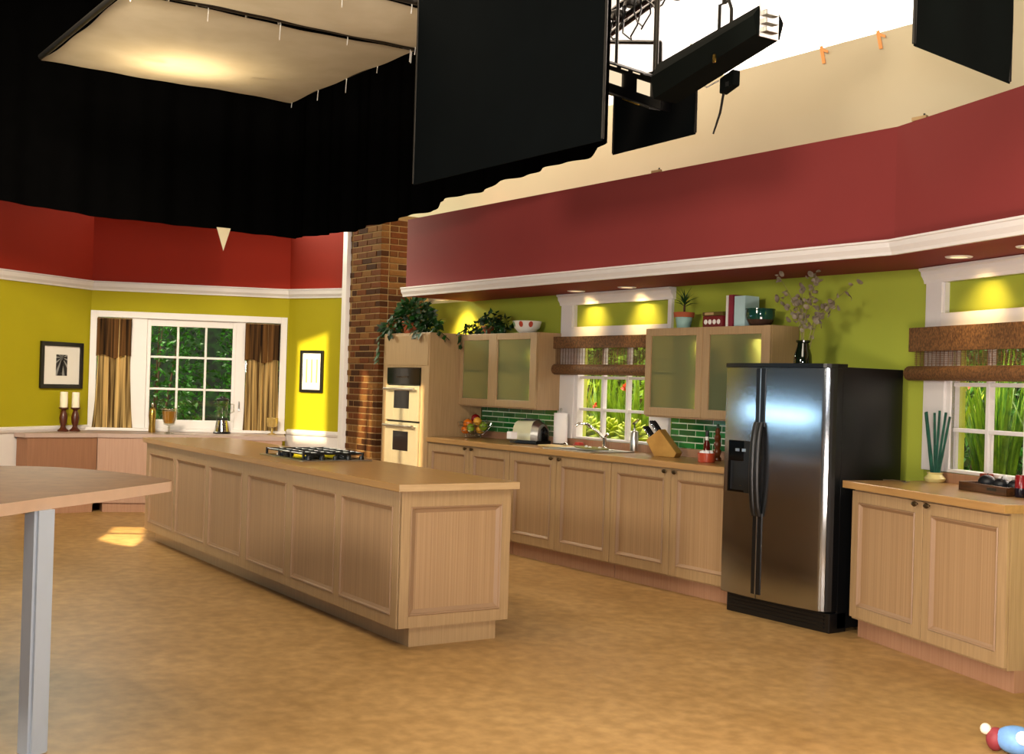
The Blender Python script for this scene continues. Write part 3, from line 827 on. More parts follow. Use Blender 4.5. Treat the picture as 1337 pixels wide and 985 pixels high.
for a, b in PE:
    box(bm, a - E0, b - E0, 3.17 - N0, 3.186 - N0, 0.113, 0.18); box(bm, a - E0, b - E0, 3.17 - N0, 3.186 - N0, 0.795, 0.885)
obj('front_frame', bm, M['wood'], isl)
for a, b in PE: panel_insert(isl, 'x', a - E0, b - E0, 0.18, 0.795, 3.17 - N0, 0.012, 0.03, ('panel_moulding', 'side_panel'))
bm = BM()
box(bm, -6.076 - E0, -6.06 - E0, 3.172 - N0, 3.245 - N0, 0.113, 0.885, 0.002); box(bm, -6.076 - E0, -6.06 - E0, 3.849 - N0, 3.91 - N0, 0.113, 0.885, 0.002)
box(bm, -6.076 - E0, -6.06 - E0, 3.245 - N0, 3.849 - N0, 0.113, 0.18); box(bm, -6.076 - E0, -6.06 - E0, 3.245 - N0, 3.849 - N0, 0.795, 0.885)
obj('end_frame', bm, M['wood'], isl)
panel_insert(isl, 'y', 3.245 - N0, 3.849 - N0, 0.18, 0.795, -6.06 - E0, 0.012, 0.036, ('panel_moulding', 'end_panel'))
it = thing('countertop', 'long honey brown worktop on the island carrying the cooktop', 'countertop', (il[0], il[1], 0.8855), RZI)
bm = BM(); box(bm, -10.975 - E0, -6.012 - E0, 3.138 - N0, 3.935 - N0, 0, 0.0415, 0.003); obj('slab', bm, M['worktop'], it)
bm = BM(); box(bm, -6.013 - E0, -6.007 - E0, 3.139 - N0, 3.934 - N0, 0.001, 0.0405, 0.001); obj('end_edge_band', bm, M['edgewood'], it)

# ---- cooktop
cl = iw(-8.17, 3.575)
ck = thing('cooktop', 'steel rimmed gas cooktop with black grates on the island', 'cooktop', (cl[0], cl[1], 0.927), RZI)
bm = BM(); box(bm, -0.40, 0.40, -0.265, 0.265, 0.0, 0.010, 0.004); obj('steel_tray', bm, M['steel'], ck)
bm = BM(); box(bm, -0.36, 0.30, -0.23, 0.23, 0.010, 0.014); obj('burner_pan', bm, M['blackgloss'], ck)
for i, (x, y) in enumerate(((-0.23, -0.12), (-0.23, 0.12), (0.0, 0.0), (0.21, -0.12), (0.21, 0.12))):
    bm = BM(); lathe(bm, [(0.05, 0), (0.05, 0.012), (0.036, 0.014), (0.036, 0.022), (0.001, 0.024)], (x, y, 0.014), 18); obj('burner', bm, M['iron'], ck, smooth=True)
for x0, x1 in ((-0.355, -0.12), (-0.115, 0.10), (0.105, 0.32)):
    bm = BM(); xm = (x0 + x1) / 2
    for y in (-0.225, 0.225): tube(bm, [(x0, y, 0.05), (x1, y, 0.05)], 0.008, 6)
    for x in (x0, xm, x1): tube(bm, [(x, -0.225, 0.05), (x, 0.225, 0.05)], 0.007, 6)
    for y in (-0.12, 0.0, 0.12): tube(bm, [(x0, y, 0.05), (x1, y, 0.05)], 0.007, 6)
    for x in (x0, x1):
        for y in (-0.225, 0.225): tube(bm, [(x, y, 0.0125), (x, y, 0.058)], 0.010, 6)
    obj('grate', bm, M['iron'], ck)
for i in range(5):
    bm = BM(); lathe(bm, [(0.019, 0), (0.019, 0.012), (0.015, 0.028), (0.001, 0.029)], (0.355, -0.2 + i * 0.1, 0.010), 14); obj('control_knob', bm, M['black'], ck, smooth=True)

# ---- refrigerator
fr = thing('refrigerator', 'tall stainless side by side refrigerator with black sides', 'refrigerator', (-5.60, 6.05, 0))
bm = BM(); box(bm, -0.458, 0.46, 0.012, 0.60, 0.02, 1.672, 0.006); obj('cabinet_body', bm, M['blackside'] if 'blackside' in M else M['black'], fr)
bm = BM(); box(bm, -0.44, 0.46, -0.055, 0.10, 0.0, 0.125, 0.006); kg = obj('kick_grille', bm, M['black'], fr)
bm = BM()
for i in range(4): box(bm, -0.42, 0.42, -0.062, -0.054, 0.025 + i * 0.024, 0.035 + i * 0.024)
obj('grille_bar', bm, M['iron'], kg)['kind'] = 'stuff'
yb = lambda x: -0.098 - 0.034 * (1 - (x / 0.46) ** 2) + 0.022 * max(0.0, (x - 0.405) / 0.035) ** 2
def door_prism(x0, x1, z0, z1, back, off, hole=None):
    bm = BM(); n = 12 if x1 - x0 < 0.5 else 48
    xs = [x0 + (x1 - x0) * i / n for i in range(n + 1)]
    prism(bm, [(x, yb(x) + off) for x in xs] + [(x1, back), (x0, back)], z0, z1)
    return bm
for nm, x0, x1, lab in (('door', -0.458, -0.105, 'narrow stainless freezer door with black dispenser'), ('door', -0.099, 0.46, 'wide stainless right hand door')):
    d = obj(nm, door_prism(x0, x1, 0.135, 1.662, 0.010, 0.004), M['black'], fr); d['label'] = lab
    if x0 < -0.2:
        bm = BM()
        for a in ((x0, x1, 0.137, 0.822), (x0, x1, 1.168, 1.66)):
            b2 = door_prism(a[0] + .002, a[1] - .001, a[2], a[3], yb(x0) + 0.02, 0.0); me = bpy.data.meshes.new('t'); b2.to_mesh(me); b2.free(); bm.from_mesh(me)
        for a in ((x0 + .002, -0.402), (-0.163, x1 - .001)):
            b2 = door_prism(a[0], a[1], 0.822, 1.168, yb(x0) + 0.02, 0.0); me = bpy.data.meshes.new('t'); b2.to_mesh(me); b2.free(); bm.from_mesh(me)
        obj('steel_skin', bm, M['stainless'], d, smooth=True)
        bm = BM(); box(bm, -0.402, -0.163, -0.1175, -0.09, 1.03, 1.168, 0.004); dp = obj('dispenser_panel', bm, M['blackgloss'], fr)
        for x in (-0.315, -0.255):
            bm = BM(); box(bm, x - 0.018, x + 0.018, -0.121, -0.117, 1.095, 1.115, 0.002); obj('button', bm, M['steel'], dp)
        bm = BM(); box(bm, -0.402, -0.163, -0.085, -0.06, 0.822, 1.03); box(bm, -0.402, -0.39, -0.118, -0.085, 0.822, 1.03); box(bm, -0.175, -0.163, -0.118, -0.085, 0.822, 1.03); box(bm, -0.39, -0.175, -0.118, -0.085, 0.822, 0.836)
        dr = obj('dispenser_recess', bm, M['blackgloss'], fr)
        bm = BM(); box(bm, -0.30, -0.27, -0.10, -0.085, 0.90, 0.99, 0.003); ball(bm, (-0.285, -0.105, 0.965), 0.010); obj('lever', bm, M['steel'], dr)
        bm = BM(); box(bm, -0.29, -0.20, -0.116, -0.09, 0.862, 0.868); obj('drip_tray', bm, M['bronze'], dr)
    else:
        obj('steel_skin', door_prism(x0 + .001, x1 - .022, 0.137, 1.66, yb(x1) + 0.02, 0.0), M['stainless'], d, smooth=True)
# black grip strips either side of the gap and the arched handles
for s, xa, xb in ((-1, -0.142, -0.106), (1, -0.098, -0.062)):
    for z0, z1 in ((0.165, 0.70), (1.27, 1.655)):
        obj('grip_strip', door_prism(xa, xb, z0, z1, yb(xa) + 0.01, -0.006), M['black'], fr)
    xm = (xa + xb) / 2
    def arc(u, v):
        z = 0.68 + 0.62 * v; k = math.sin(math.pi * v) ** 0.6
        a = 2 * math.pi * u
        return (xm + 0.021 * math.cos(a), yb(xm) - 0.012 - 0.035 * k + 0.016 * math.sin(a), z)
    bm = BM(); sheet(bm, arc, 10, 18); bmesh.ops.remove_doubles(bm, verts=bm.verts, dist=1e-5); bmesh.ops.holes_fill(bm, edges=bm.edges); bmesh.ops.recalc_face_normals(bm, faces=bm.faces)
    obj('handle', bm, M['black'], fr, smooth=True)
for z0, z1 in ((0.165, 0.70), (1.27, 1.655)):
    bm = BM(); box(bm, -0.1055, -0.0985, yb(-0.1) - 0.0085, yb(-0.1) + 0.02, z0, z1); obj('gap_trim', bm, M['steel'], fr)
bm = door_prism(-0.46, 0.462, 1.664, 1.69, 0.05, -0.004); obj('top_cap', bm, M['black'], fr)

# ---- low rosy cabinets along the back walls and their shelf top
SCB = 1.0
F1, F2, F3 = V2(-13.22, 3.017), V2(-13.25, 3.765), V2(-12.48, 5.58)
wl = lambda p, q, t, o: p + (q - p) * t + Vector(((q - p).normalized().y, -(q - p).normalized().x)) * o
PA = wl(A_, B_, 0.16, 0.006); PB = B_ + V2(0.014, -0.001); PC = C_ + V2(0.0095, -0.022)
def plan_box(name, label, cat, pts, z0, z1, mat, toe=None, group=None, inset=0.0):
    c = sum(pts, V2(0, 0)) / len(pts)
    t = thing(name, label, cat, (c.x, c.y, z0))
    P = [((p.x - c.x) * (1 - inset), (p.y - c.y) * (1 - inset)) for p in pts]
    bm = BM(); prism(bm, P, 0 if toe is None else 0.1, z1 - z0); bmesh.ops.recalc_face_normals(bm, faces=bm.faces); obj('body', bm, mat, t)
    if toe is not None:
        bm = BM(); prism(bm, [(x * toe, y * toe) for x, y in P], 0, 0.1); bmesh.ops.recalc_face_normals(bm, faces=bm.faces); obj('toe_kick', bm, M['pinkwood'], t)
    return t
gm = lambda a, b: (a + b) / 2
inn = lambda p, q, d: p + (q - p).normalized() * d
plan_box('low_cabinet', 'plain rosy brown cabinet end under the candlesticks', 'cabinet', [F1 + V2(-.02, .03), F2 + V2(-.02, -.003), PB + V2(.03, -.02), PA + V2(.0, .03)], 0, 0.80, M['pinkdark'], 0.93)
plan_box('low_cabinet', 'plain pale rosy cabinet front under the back window', 'cabinet', [F2 + V2(-.02, .004), F3 + V2(-.02, -.03), PC + V2(.02, -.03), PB + V2(.03, 0)], 0, 0.80, M['pinkpale'] if 'pinkpale' in M else M['pinkwood'], 0.93)
t = plan_box('countertop', 'narrow pale shelf top under the back window holding candles and blender', 'countertop', [F1, F2, F3, PC, PB, PA], 0.8015, 0.845, M['shelftop'] if 'shelftop' in M else M['edgewood'])

# ---- foreground table
K = 0.9346
tp = [(-4.2, -0.4), (-4.75, 0.52), (-5.113, 1.08), (-5.336, 1.309), (-5.52, 1.55), (-5.763, 1.831), (-5.93, 2.02), (-5.985, 2.075), (-6.07, 2.095), (-6.153, 2.091), (-6.40, 2.05), (-6.641, 1.983), (-7.017, 1.798), (-7.188, 1.512), (-7.26, 1.0), (-7.2, 0.2), (-6.6, -0.6), (-5.4, -0.9)]
def smooth_closed(pts, it=2):
    for _ in range(it):
        q = []
        for i in range(len(pts)):
            a, b = Vector(pts[i]), Vector(pts[(i + 1) % len(pts)])
            q += [a * .75 + b * .25, a * .25 + b * .75]
        pts = [tuple(v) for v in q]
    return pts
tb = thing('table', 'round cornered brown table in the left foreground on a white post', 'table', (-5.3 * K, 0.9 * K, 0))
cx, cy = -5.3 * K, 0.9 * K
P = [(x * K - cx, y * K - cy) for x, y in smooth_closed(tp)]
bm = BM(); prism(bm, P, 0.953, 1.0, 0.006); bmesh.ops.recalc_face_normals(bm, faces=bm.faces)
o = obj('tabletop', bm, [M['tablewood'], M['tableedge']], tb)
for f in o.data.polygons: f.material_index = 0 if abs(f.normal.z) > 0.9 else 1
def leg(x, y):
    bm = BM(); a = 0.0445
    prism(bm, [(-a, -a), (a, -a), (a, a), (-a, a)], 0.0, 0.953)
    bmesh.ops.bevel(bm, geom=[e for e in bm.edges if abs(e.verts[0].co.z - e.verts[1].co.z) > 0.5], offset=0.012, segments=2, affect='EDGES')
    for v in bm.verts:
        c, s = math.cos(R(20)), math.sin(R(20)); v.co = Vector((v.co.x * c - v.co.y * s + x, v.co.x * s + v.co.y * c + y, v.co.z))
    obj('leg', bm, M['legwhite'], tb)
M['legwhite'] = plain('cool_white_leg', '#b9c3d0', 0.4, var=0.02)
leg(-5.165 * K * 1.035 - cx, 1.245 * K * 1.035 - cy + 0.0)
leg(-6.5 * K - cx, 1.2 * K - cy - 0.6)
leg(-5.2 * K - cx, -0.3 * K - cy)

# ================================================================== WINDOW DRESSING
def bl(s, y, z=0.0):   # a point in the plan of the back wall B-C (s along, y away from the room)
    c, sn = math.cos(rzB), math.sin(rzB)
    return (B_.x + s * c - y * sn, B_.y + s * sn + y * c, z)
def curtain(s0, s1, label, flare, seed):
    p = bl((s0 + s1) / 2, -0.03)
    t = thing('curtain', label, 'curtain', (p[0], p[1], 0.852), rzB)
    w = s1 - s0; H = 1.255
    rnd = random.Random(seed); ph = rnd.random() * 6
    def f(u, v):
        z = H * v; k = (1 - v) ** 3
        x = (u - 0.5) * (w + flare * k * 2)
        y = -0.012 * (1 + k) * math.sin(u * 2 * math.pi * 5 + ph + 0.5 * math.sin(v * 4)) - 0.010 * math.sin(u * 29 + 2 * v)
        return (x + 0.012 * math.sin(u * 40 + v * 2), y, z)
    bm = BM(); thick_sheet(bm, f, 70, 14, (0, 0.003, 0)); obj('sheer_panel', bm, M['curtain'], t, smooth=True)
    def g(u, v):
        z = H * (0.66 + 0.34 * v) + 0.02 * math.sin(u * 9) * (1 - v)
        return ((u - 0.5) * (w + 0.02), -0.03 - 0.012 * math.sin(u * 2 * math.pi * 4 + ph + 1) - 0.006 * math.sin(u * 37), z)
    bm = BM(); thick_sheet(bm, g, 60, 8, (0, 0.004, 0)); obj('swag', bm, M['curtain_top'], t, smooth=True)
    bm = BM(); tube(bm, [(-w / 2 - 0.01, 0.0, H), (w / 2 + 0.01, 0.0, H)], 0.009, 10); obj('curtain_rod', bm, M['bronze'], t)
curtain(0.085, 0.44, 'gold striped curtain with dark swag left of the back window', 0.04, 1)
curtain(1.712, 2.088, 'grey gold striped curtain with dark swag right of the back window', 0.01, 2)

def blind(loc, rz, x0, x1, label, flap):
    t = thing('bamboo_blind', label, 'blind', (loc.x, loc.y, 1.60), rz)
    bm = BM(); box(bm, x0, x1, -0.115, -0.085, flap - 1.60, 0.345, 0.004); box(bm, x0, x1, -0.085, -0.04, 0.32, 0.345)
    obj('valance', bm, M['bamboo'], t)
    bm = BM(); lathe(bm, [(0.0005, x0 - 0.03), (0.044, x0 - 0.03), (0.048, x0 - 0.02), (0.048, x1 + 0.005), (0.044, x1 + 0.015), (0.0005, x1 + 0.015)], seg=18, cap=False)
    for v in bm.verts: v.co = Vector((v.co.z, v.co.x - 0.085, v.co.y + 0.05))
    bmesh.ops.recalc_face_normals(bm, faces=bm.faces)
    obj('rolled_hem', bm, M['bamboo'], t, smooth=True)
    bm = BM(); z = 0.105
    while z < flap - 1.60 + 0.02:
        box(bm, x0 + 0.03, x1 - 0.01, -0.088, -0.084, z, z + 0.0034); z += 0.0078
    o = obj('open_slats', bm, M['bamboo'], t); o['kind'] = 'stuff'
    bm = BM(); x = x0 + 0.05
    while x < x1: box(bm, x, x + 0.005, -0.0905, -0.088, 0.095, flap - 1.60 + 0.02); x += 0.041
    o = obj('weave_threads', bm, M['bamboo'], t); o['kind'] = 'stuff'
blind(W2, 0, -0.05, 1.485, 'brown woven bamboo blind over the sink window', 1.838)
blind(W3, RZ_KR, -0.05, 1.50, 'brown woven bamboo blind over the far right window', 1.79)

# ---- planting outside the windows
def bush(name, label, c, rx, ry, rz_, n, L, w, mat, cat='shrub', group=None, stem=True):
    t = thing(name, label, cat, (c[0], c[1], 0), 0, group)
    rnd = random.Random(hash(label) % 1000 if False else len(label) * 7 + int(c[1] * 100))
    bm = BM()
    for i in range(n):
        d = Vector((rnd.gauss(0, 1), rnd.gauss(0, 1), rnd.gauss(0, 1))).normalized()
        k = rnd.uniform(0.45, 1.0) ** 0.6
        p = Vector((d.x * rx * k, d.y * ry * k, max(0.02, c[2] + d.z * rz_ * k)))
        dr = (d * 0.7 + Vector((rnd.gauss(0, .6), rnd.gauss(0, .6), rnd.gauss(0, .6)))).normalized()
        l = L * rnd.uniform(0.6, 1.3)
        leaf(bm, p, dr, Vector((rnd.gauss(0, 1), rnd.gauss(0, 1), 1.2)), l, w * rnd.uniform(0.7, 1.2))
    o = obj('foliage', bm, mat, t); o['kind'] = 'stuff'
    if stem:
        bm = BM()
        for k in range(5):
            a = k * 1.26
            tube(bm, [(0.04 * math.cos(a), 0.04 * math.sin(a), 0), (rx * .35 * math.cos(a), ry * .35 * math.sin(a), c[2]), (rx * .5 * math.cos(a), ry * .5 * math.sin(a), c[2] + rz_ * .5)], [0.02, 0.014, 0.006], 6)
        obj('branches', bm, M['bark'], t)
    return t
M['bark'] = plain('brown_bark', '#4a3420', 0.9, var=0.15, scale=30)
bush('hedge', 'dark green hedge seen through the left panes of the back window', (-15.75, 3.55, 1.45), 0.55, 0.66, 1.45, 3200, 0.085, 0.05, M['leafdark'])
bush('hedge', 'dark green hedge seen through the middle panes of the back window', (-15.35, 5.0, 1.4), 0.55, 0.70, 1.5, 3200, 0.085, 0.05, M['leafdark'])
bush('hedge', 'dark green hedge seen through the right panes of the back window', (-15.0, 6.38, 1.45), 0.55, 0.66, 1.45, 2600, 0.085, 0.05, M['leafdark'])

def strappy(name, label, c, n, L, w, mat, cat='plant', spread=0.5, flowers=0, base_z=0.0):
    """an upright clump of arching straps, each leaf a part; four shared blade meshes"""
    t = thing(name, label, cat, (c[0], c[1], base_z))
    rnd = random.Random(int(c[0] * 100) + n)
    ms = []
    for k in range(4):
        bend = 0.05 + 0.055 * k
        bm = BM(); prev = None
        for i in range(7):
            v = i / 6; x = bend * L * v * v; z = L * (v - 0.12 * bend * v * v); hw = w * 0.5 * (1 - v) ** 0.55 * (0.55 + 0.9 * min(v * 3, 1))+0.0006
            cur = (bm.verts.new((x, -hw, z)), bm.verts.new((x - 0.2 * hw, 0, z - 0.15 * hw)), bm.verts.new((x, hw, z)))
            if prev:
                bm.faces.new((prev[0], prev[1], cur[1], cur[0])); bm.faces.new((prev[1], prev[2], cur[2], cur[1]))
            prev = cur
        me = bpy.data.meshes.new('leaf'); bm.to_mesh(me); bm.free(); me.materials.append(mat); ms.append(me)
    for i in range(n):
        o = bpy.data.objects.new('leaf', rnd.choice(ms)); COL.objects.link(o); o.parent = t
        a = rnd.uniform(0, 2 * math.pi); q = rnd.uniform(0.0, spread) 
        o.location = (q * 0.28 * math.cos(a), q * 0.18 * math.sin(a), rnd.uniform(0, 0.25) if base_z == 0 else 0.0)
        o.rotation_euler = (max(-.12, min(.12, rnd.gauss(0, .07))), max(-.1, min(.16, rnd.gauss(0.03, .07))), a)
        s = rnd.uniform(0.6, 1.1); o.scale = (s, s, s)
    for i in range(flowers):
        bm = BM(); a = rnd.uniform(0, 6.28); 
        p = Vector((0.22 * math.cos(a), 0.2 * math.sin(a), L * rnd.uniform(0.7, 1.0)))
        for k in range(7): leaf(bm, p, rv() + Vector((0, 0, .4)), rv(), 0.055, 0.03)
        obj('flower', bm, M['flower'], t)
M['flower'] = plain('orange_red_petal', '#c0301a', 0.5, var=0.1)
def succulent(label, c, base_z, n, mat, L=0.16, w=0.075):
    """a rosette of plump leaves"""
    t = thing('succulent', label, 'plant', (c[0], c[1], base_z), 0)
    bm = BM(); lathe(bm, [(0.03, 0), (0.05, 0.03), (0.045, 0.10)], seg=10); obj('stem', bm, M['bark'], t)
    bm = BM(); ball(bm, (0, L * 0.5, 0), 1.0, w * 0.5, L * 0.55, w * 0.22, 10, 6)
    me = bpy.data.meshes.new('leaf'); bm.to_mesh(me); bm.free(); me.materials.append(mat); me.polygons.foreach_set('use_smooth', [True] * len(me.polygons))
    for i in range(n):
        o = bpy.data.objects.new('leaf', me); COL.objects.link(o); o.parent = t
        o.location = (0, 0, 0.07 + 0.004 * i); o.rotation_euler = (R(8 + i * 62.0 / n), 0, i * 2.39996); s = 1.15 - 0.55 * i / n; o.scale = (s, s, s)
def ledge(name, loc, sx, sy, z, label):
    bm = BM(); box(bm, -sx / 2, sx / 2, -sy / 2, sy / 2, 0, z, 0.01); box(bm, -sx / 2 + .03, sx / 2 - .03, -sy / 2 + .03, sy / 2 - .03, z, z + 0.01)
    o = obj(name, bm, M['soilbox'], None, (loc[0], loc[1], 0)); return tag(o, label, 'planter')
M['soilbox'] = plain('dark_planter', '#3a2a1c', 0.9, var=0.1)
ledge('planter_box', (-9.35, 7.48, 0), 1.7, 0.34, 0.90, 'dark planter box outside the sink window')
ledge('planter_box', (-5.15, 7.66, 0), 1.9, 0.34, 0.62, 'dark planter box outside the far right window')
for i, (x, y, lab) in enumerate(((-9.86, 7.48, 'yellow green succulent rosette at the left of the sink window'), (-9.52, 7.48, 'plump yellow green succulent behind the faucet'), (-9.18, 7.48, 'plump bright succulent behind the soap dispenser'), (-8.84, 7.48, 'yellow green succulent rosette behind the knife block'))):
    succulent(lab, (x, y), 0.912, 34, M['leafbright'], 0.17 + 0.01 * (i % 2), 0.085)
strappy('strap_plant', 'strappy plant with red flowers in the left panes of the sink window', (-10.75, 8.15), 90, 1.5, 0.06, M['leafbright'], flowers=5)
strappy('strap_plant', 'strappy plant with red flowers in the middle panes of the sink window', (-10.15, 8.2), 90, 1.55, 0.06, M['leafmid'], flowers=6)
strappy('strap_plant', 'strappy green plant in the right panes of the sink window', (-9.55, 8.15), 80, 1.5, 0.06, M['leafmid'], flowers=3)
bush('shrub', 'loose olive shrub behind the sink window plants', (-11.0, 8.95, 1.3), 1.5, 0.24, 1.25, 3000, 0.10, 0.05, M['leafmid'])
strappy('strap_plant', 'arching bright strap plant in the left pane of the far right window', (-5.65, 7.66), 75, 1.0, 0.05, M['leafbright'], flowers=2, base_z=0.645)
strappy('tall_grass', 'tall upright grassy plant in the middle pane of the far right window', (-5.12, 7.66), 110, 1.15, 0.028, M['leafmid'], base_z=0.645, spread=0.5)
strappy('tall_grass', 'tall upright grassy plant at the right edge of the picture', (-4.62, 7.66), 90, 1.15, 0.028, M['leafmid'], base_z=0.645, spread=0.5)
bush('shrub', 'dark leafy shrub behind the far right window', (-6.0, 8.6, 1.2), 1.3, 0.40, 1.15, 2800, 0.11, 0.055, M['leafdark'])

# ================================================================== PICTURES
def wp(p, q, s, off):  # a point on wall p-q, s along, off into the room
    d = (q - p).normalized(); return (p.x + d.x * s + d.y * off, p.y + d.y * s - d.x * off)
def picture(label, p, q, s, z0, z1, w, bw, mat_frame, art):
    x, y = wp(p, q, s, 0.002)
    t = thing('picture', label, 'picture', (x, y, z0), math.atan2((q - p).y, (q - p).x))
    h = z1 - z0
    bm = BM(); stile_frame(bm, -w / 2, w / 2, 0, h, -0.03, -0.002, bw); obj('picture_frame', bm, mat_frame, t)
    bm = BM(); box(bm, -w / 2 + bw - .003, w / 2 - bw + .003, -0.012, -0.003, bw - .003, h - bw + .003); obj('mat_board', bm, M['matboard'], t)
    art(t, w, h)
M['matboard'] = plain('white_mat_board', '#e6e4dc', 0.8, var=0.01)
M['blackframe'] = plain('black_picture_frame', '#0c0b0c', 0.35, var=0.02)
def art1(t, w, h):
    m, nt, p = new_mat('ray_print')
    tc = nt.nodes.new('ShaderNodeTexCoord'); sp = nt.nodes.new('ShaderNodeSeparateXYZ'); nt.links.new(tc.outputs['Object'], sp.inputs[0])
    at = nt.nodes.new('ShaderNodeMath'); at.operation = 'ARCTAN2'; nt.links.new(sp.outputs['X'], at.inputs[0]); nt.links.new(sp.outputs['Z'], at.inputs[1])
    mu = nt.nodes.new('ShaderNodeMath'); mu.operation = 'MULTIPLY'; mu.inputs[1].default_value = 11.0; nt.links.new(at.outputs[0], mu.inputs[0])
    sn = nt.nodes.new('ShaderNodeMath'); sn.operation = 'SINE'; nt.links.new(mu.outputs[0], sn.inputs[0])
    r = nt.nodes.new('ShaderNodeValToRGB'); r.color_ramp.elements[0].position = 0.45; r.color_ramp.elements[0].color = srgb('#17181a'); r.color_ramp.elements[1].position = 0.55; r.color_ramp.elements[1].color = srgb('#8f918f')
    nt.links.new(sn.outputs[0], r.inputs[0]); nt.links.new(r.outputs[0], p.inputs['Base Color']); p.inputs['Roughness'].default_value = 0.6
    bm = BM(); box(bm, -0.085, 0.085, -0.0145, -0.011, -0.20, 0.03); o = obj('print', bm, m, t, (0, 0, h * 0.5 + 0.085))
    bm = BM(); tube(bm, [(-0.01, -0.016, -0.17), (0.005, -0.016, -0.06), (0.03, -0.016, 0.01)], [0.012, 0.014, 0.004], 6); ball(bm, (0.0, -0.016, -0.05), 0.018, 1, 0.2, 1.2); obj('dark_figure', bm, M['blackframe'], t, (0, 0, h * 0.5 + 0.085))
def art2(t, w, h):
    for i in range(3):
        bm = BM(); box(bm, -0.011, 0.011, -0.017, -0.0115, 0.11, h - 0.10, 0.002); tube(bm, [(0, -0.0185, 0.12), (0, -0.0185, h - 0.11)], 0.004, 6)
        obj('stick', bm, M['reedtan'], t, (-0.075 + i * 0.075, 0, 0))
M['reedtan'] = plain('tan_reed', '#b99b6c', 0.7, var=0.1)
picture('square black framed black and white print on the left wall', A_, B_, 0.868, 1.31, 1.815, 0.645, 0.045, M['blackframe'], art1)
picture('narrow dark framed picture of three sticks beside the brick column', C_, D_, 0.38, 1.34, 1.82, 0.335, 0.032, M['blackframe'], art2)

# ================================================================== THINGS ON THE BACK SHELF
ZB = 0.8455
M['candle'] = plain('ivory_wax', '#ece4cd', 0.5, var=0.01)
M['redwood'] = plain('red_brown_turned_wood', '#4a1f10', 0.3, var=0.1)
def candle(x, y, s, label, h):
    t = thing('candlestick', label, 'candlestick', (x, y, ZB)); t.scale = (1.08, 1.08, 1.14)
    bm = BM(); lathe(bm, [(0.052, 0), (0.054, 0.012), (0.03, 0.03), (0.022, 0.05), (0.034, 0.085), (0.04, 0.13), (0.03, 0.175), (0.02, 0.195), (0.024, 0.205), (0.048, 0.218), (0.048, 0.228), (0.001, 0.228)], seg=20); obj('holder', bm, M['redwood'], t, smooth=True)
    bm = BM(); lathe(bm, [(0.037, 0.2285), (0.038, 0.232), (0.037, 0.228 + h), (0.032, 0.232 + h), (0.001, 0.224 + h)], seg=20); c = obj('candle', bm, M['candle'], t, smooth=True)
    bm = BM(); tube(bm, [(0, 0, 0.222 + h), (0.003, 0, 0.24 + h)], 0.002, 5); obj('wick', bm, M['black'], c)
candle(-13.64, 3.50, 1, 'ivory candle on a turned wooden holder, the left one of the pair', 0.145)
candle(-13.66, 3.63, 1, 'ivory candle on a turned wooden holder, the right one of the pair', 0.142)
M['brass'] = plain('worn_brass', '#a98a42', 0.25, 0.9, var=0.05)
t = thing('shaker_bottle', 'slim brass coloured bottle with silver tip beside the back window sash', 'bottle', (-13.42, 4.40, ZB))
bm = BM(); lathe(bm, [(0.036, 0), (0.038, 0.01), (0.034, 0.10), (0.040, 0.19), (0.034, 0.25), (0.022, 0.275), (0.012, 0.285)], seg=18); obj('bottle_body', bm, M['brass'], t, smooth=True)
bm = BM(); lathe(bm, [(0.012, 0.2855), (0.012, 0.30), (0.017, 0.31), (0.013, 0.328), (0.001, 0.332)], seg=14); obj('stopper', bm, M['chrome'], t, smooth=True)
# footed glass of amber fruit
M['amber'] = plain('amber_fruit', '#c98a1e', 0.3, var=0.25, scale=25)
def footed_glass(label, x, y, r, h, foot, fill, petals):
    t = thing('footed_glass', label, 'glass', (x, y, ZB)); t.scale = (1.08, 1.08, 1.25 if petals else 1.0)
    bm = BM(); lathe(bm, [(0.05, 0), (0.05, 0.006), (0.012, 0.016), (0.010, foot), (r * 0.75, foot + 0.012), (r, foot + h * 0.5), (r * 1.02, foot + h), (r * 0.97, foot + h), (r * 0.94, foot + h * .5), (r * 0.7, foot + 0.02), (0.001, foot + 0.014)], seg=22)
    obj('glass_bowl', bm, M['clearer'] if petals else fill, t, smooth=True)
    if fill:
        bm = BM(); lathe(bm, [(0.001, foot + 0.02), (r * 0.66, foot + 0.024), (r * 0.9, foot + h * .45), (r * 0.92, foot + h * .82), (0.001, foot + h * .84)], seg=18); obj('contents', bm, fill, t, smooth=True)
    if petals:
        bm = BM()
        for k in range(6):
            a = k * math.pi / 3; leaf(bm, (r * .3 * math.cos(a), r * .3 * math.sin(a), foot + h * .86), (math.cos(a), math.sin(a), 0.18), (0, 0, 1), r * 1.5, r * 1.1, 0.05)
        obj('white_petals', bm, M['petal'], t)
M['petal'] = plain('white_petal', '#f2efe6', 0.6, var=0.01)
M['clearer'] = glass_mat('clear_goblet_glass', (0.9, 0.9, 0.84), refl=0.3, rough=0.03)
footed_glass('footed glass of amber fruit topped with white petals', -13.15, 4.50, 0.072, 0.155, 0.07, M['amber'], True)
M['goldglass'] = plain('gold_tinted_glass', '#b89d5c', 0.12, 0.3, var=0.1, scale=30)
footed_glass('small gold glass goblet at the foot of the right curtain', -13.04, 5.66, 0.062, 0.115, 0.075, M['goldglass'], False)
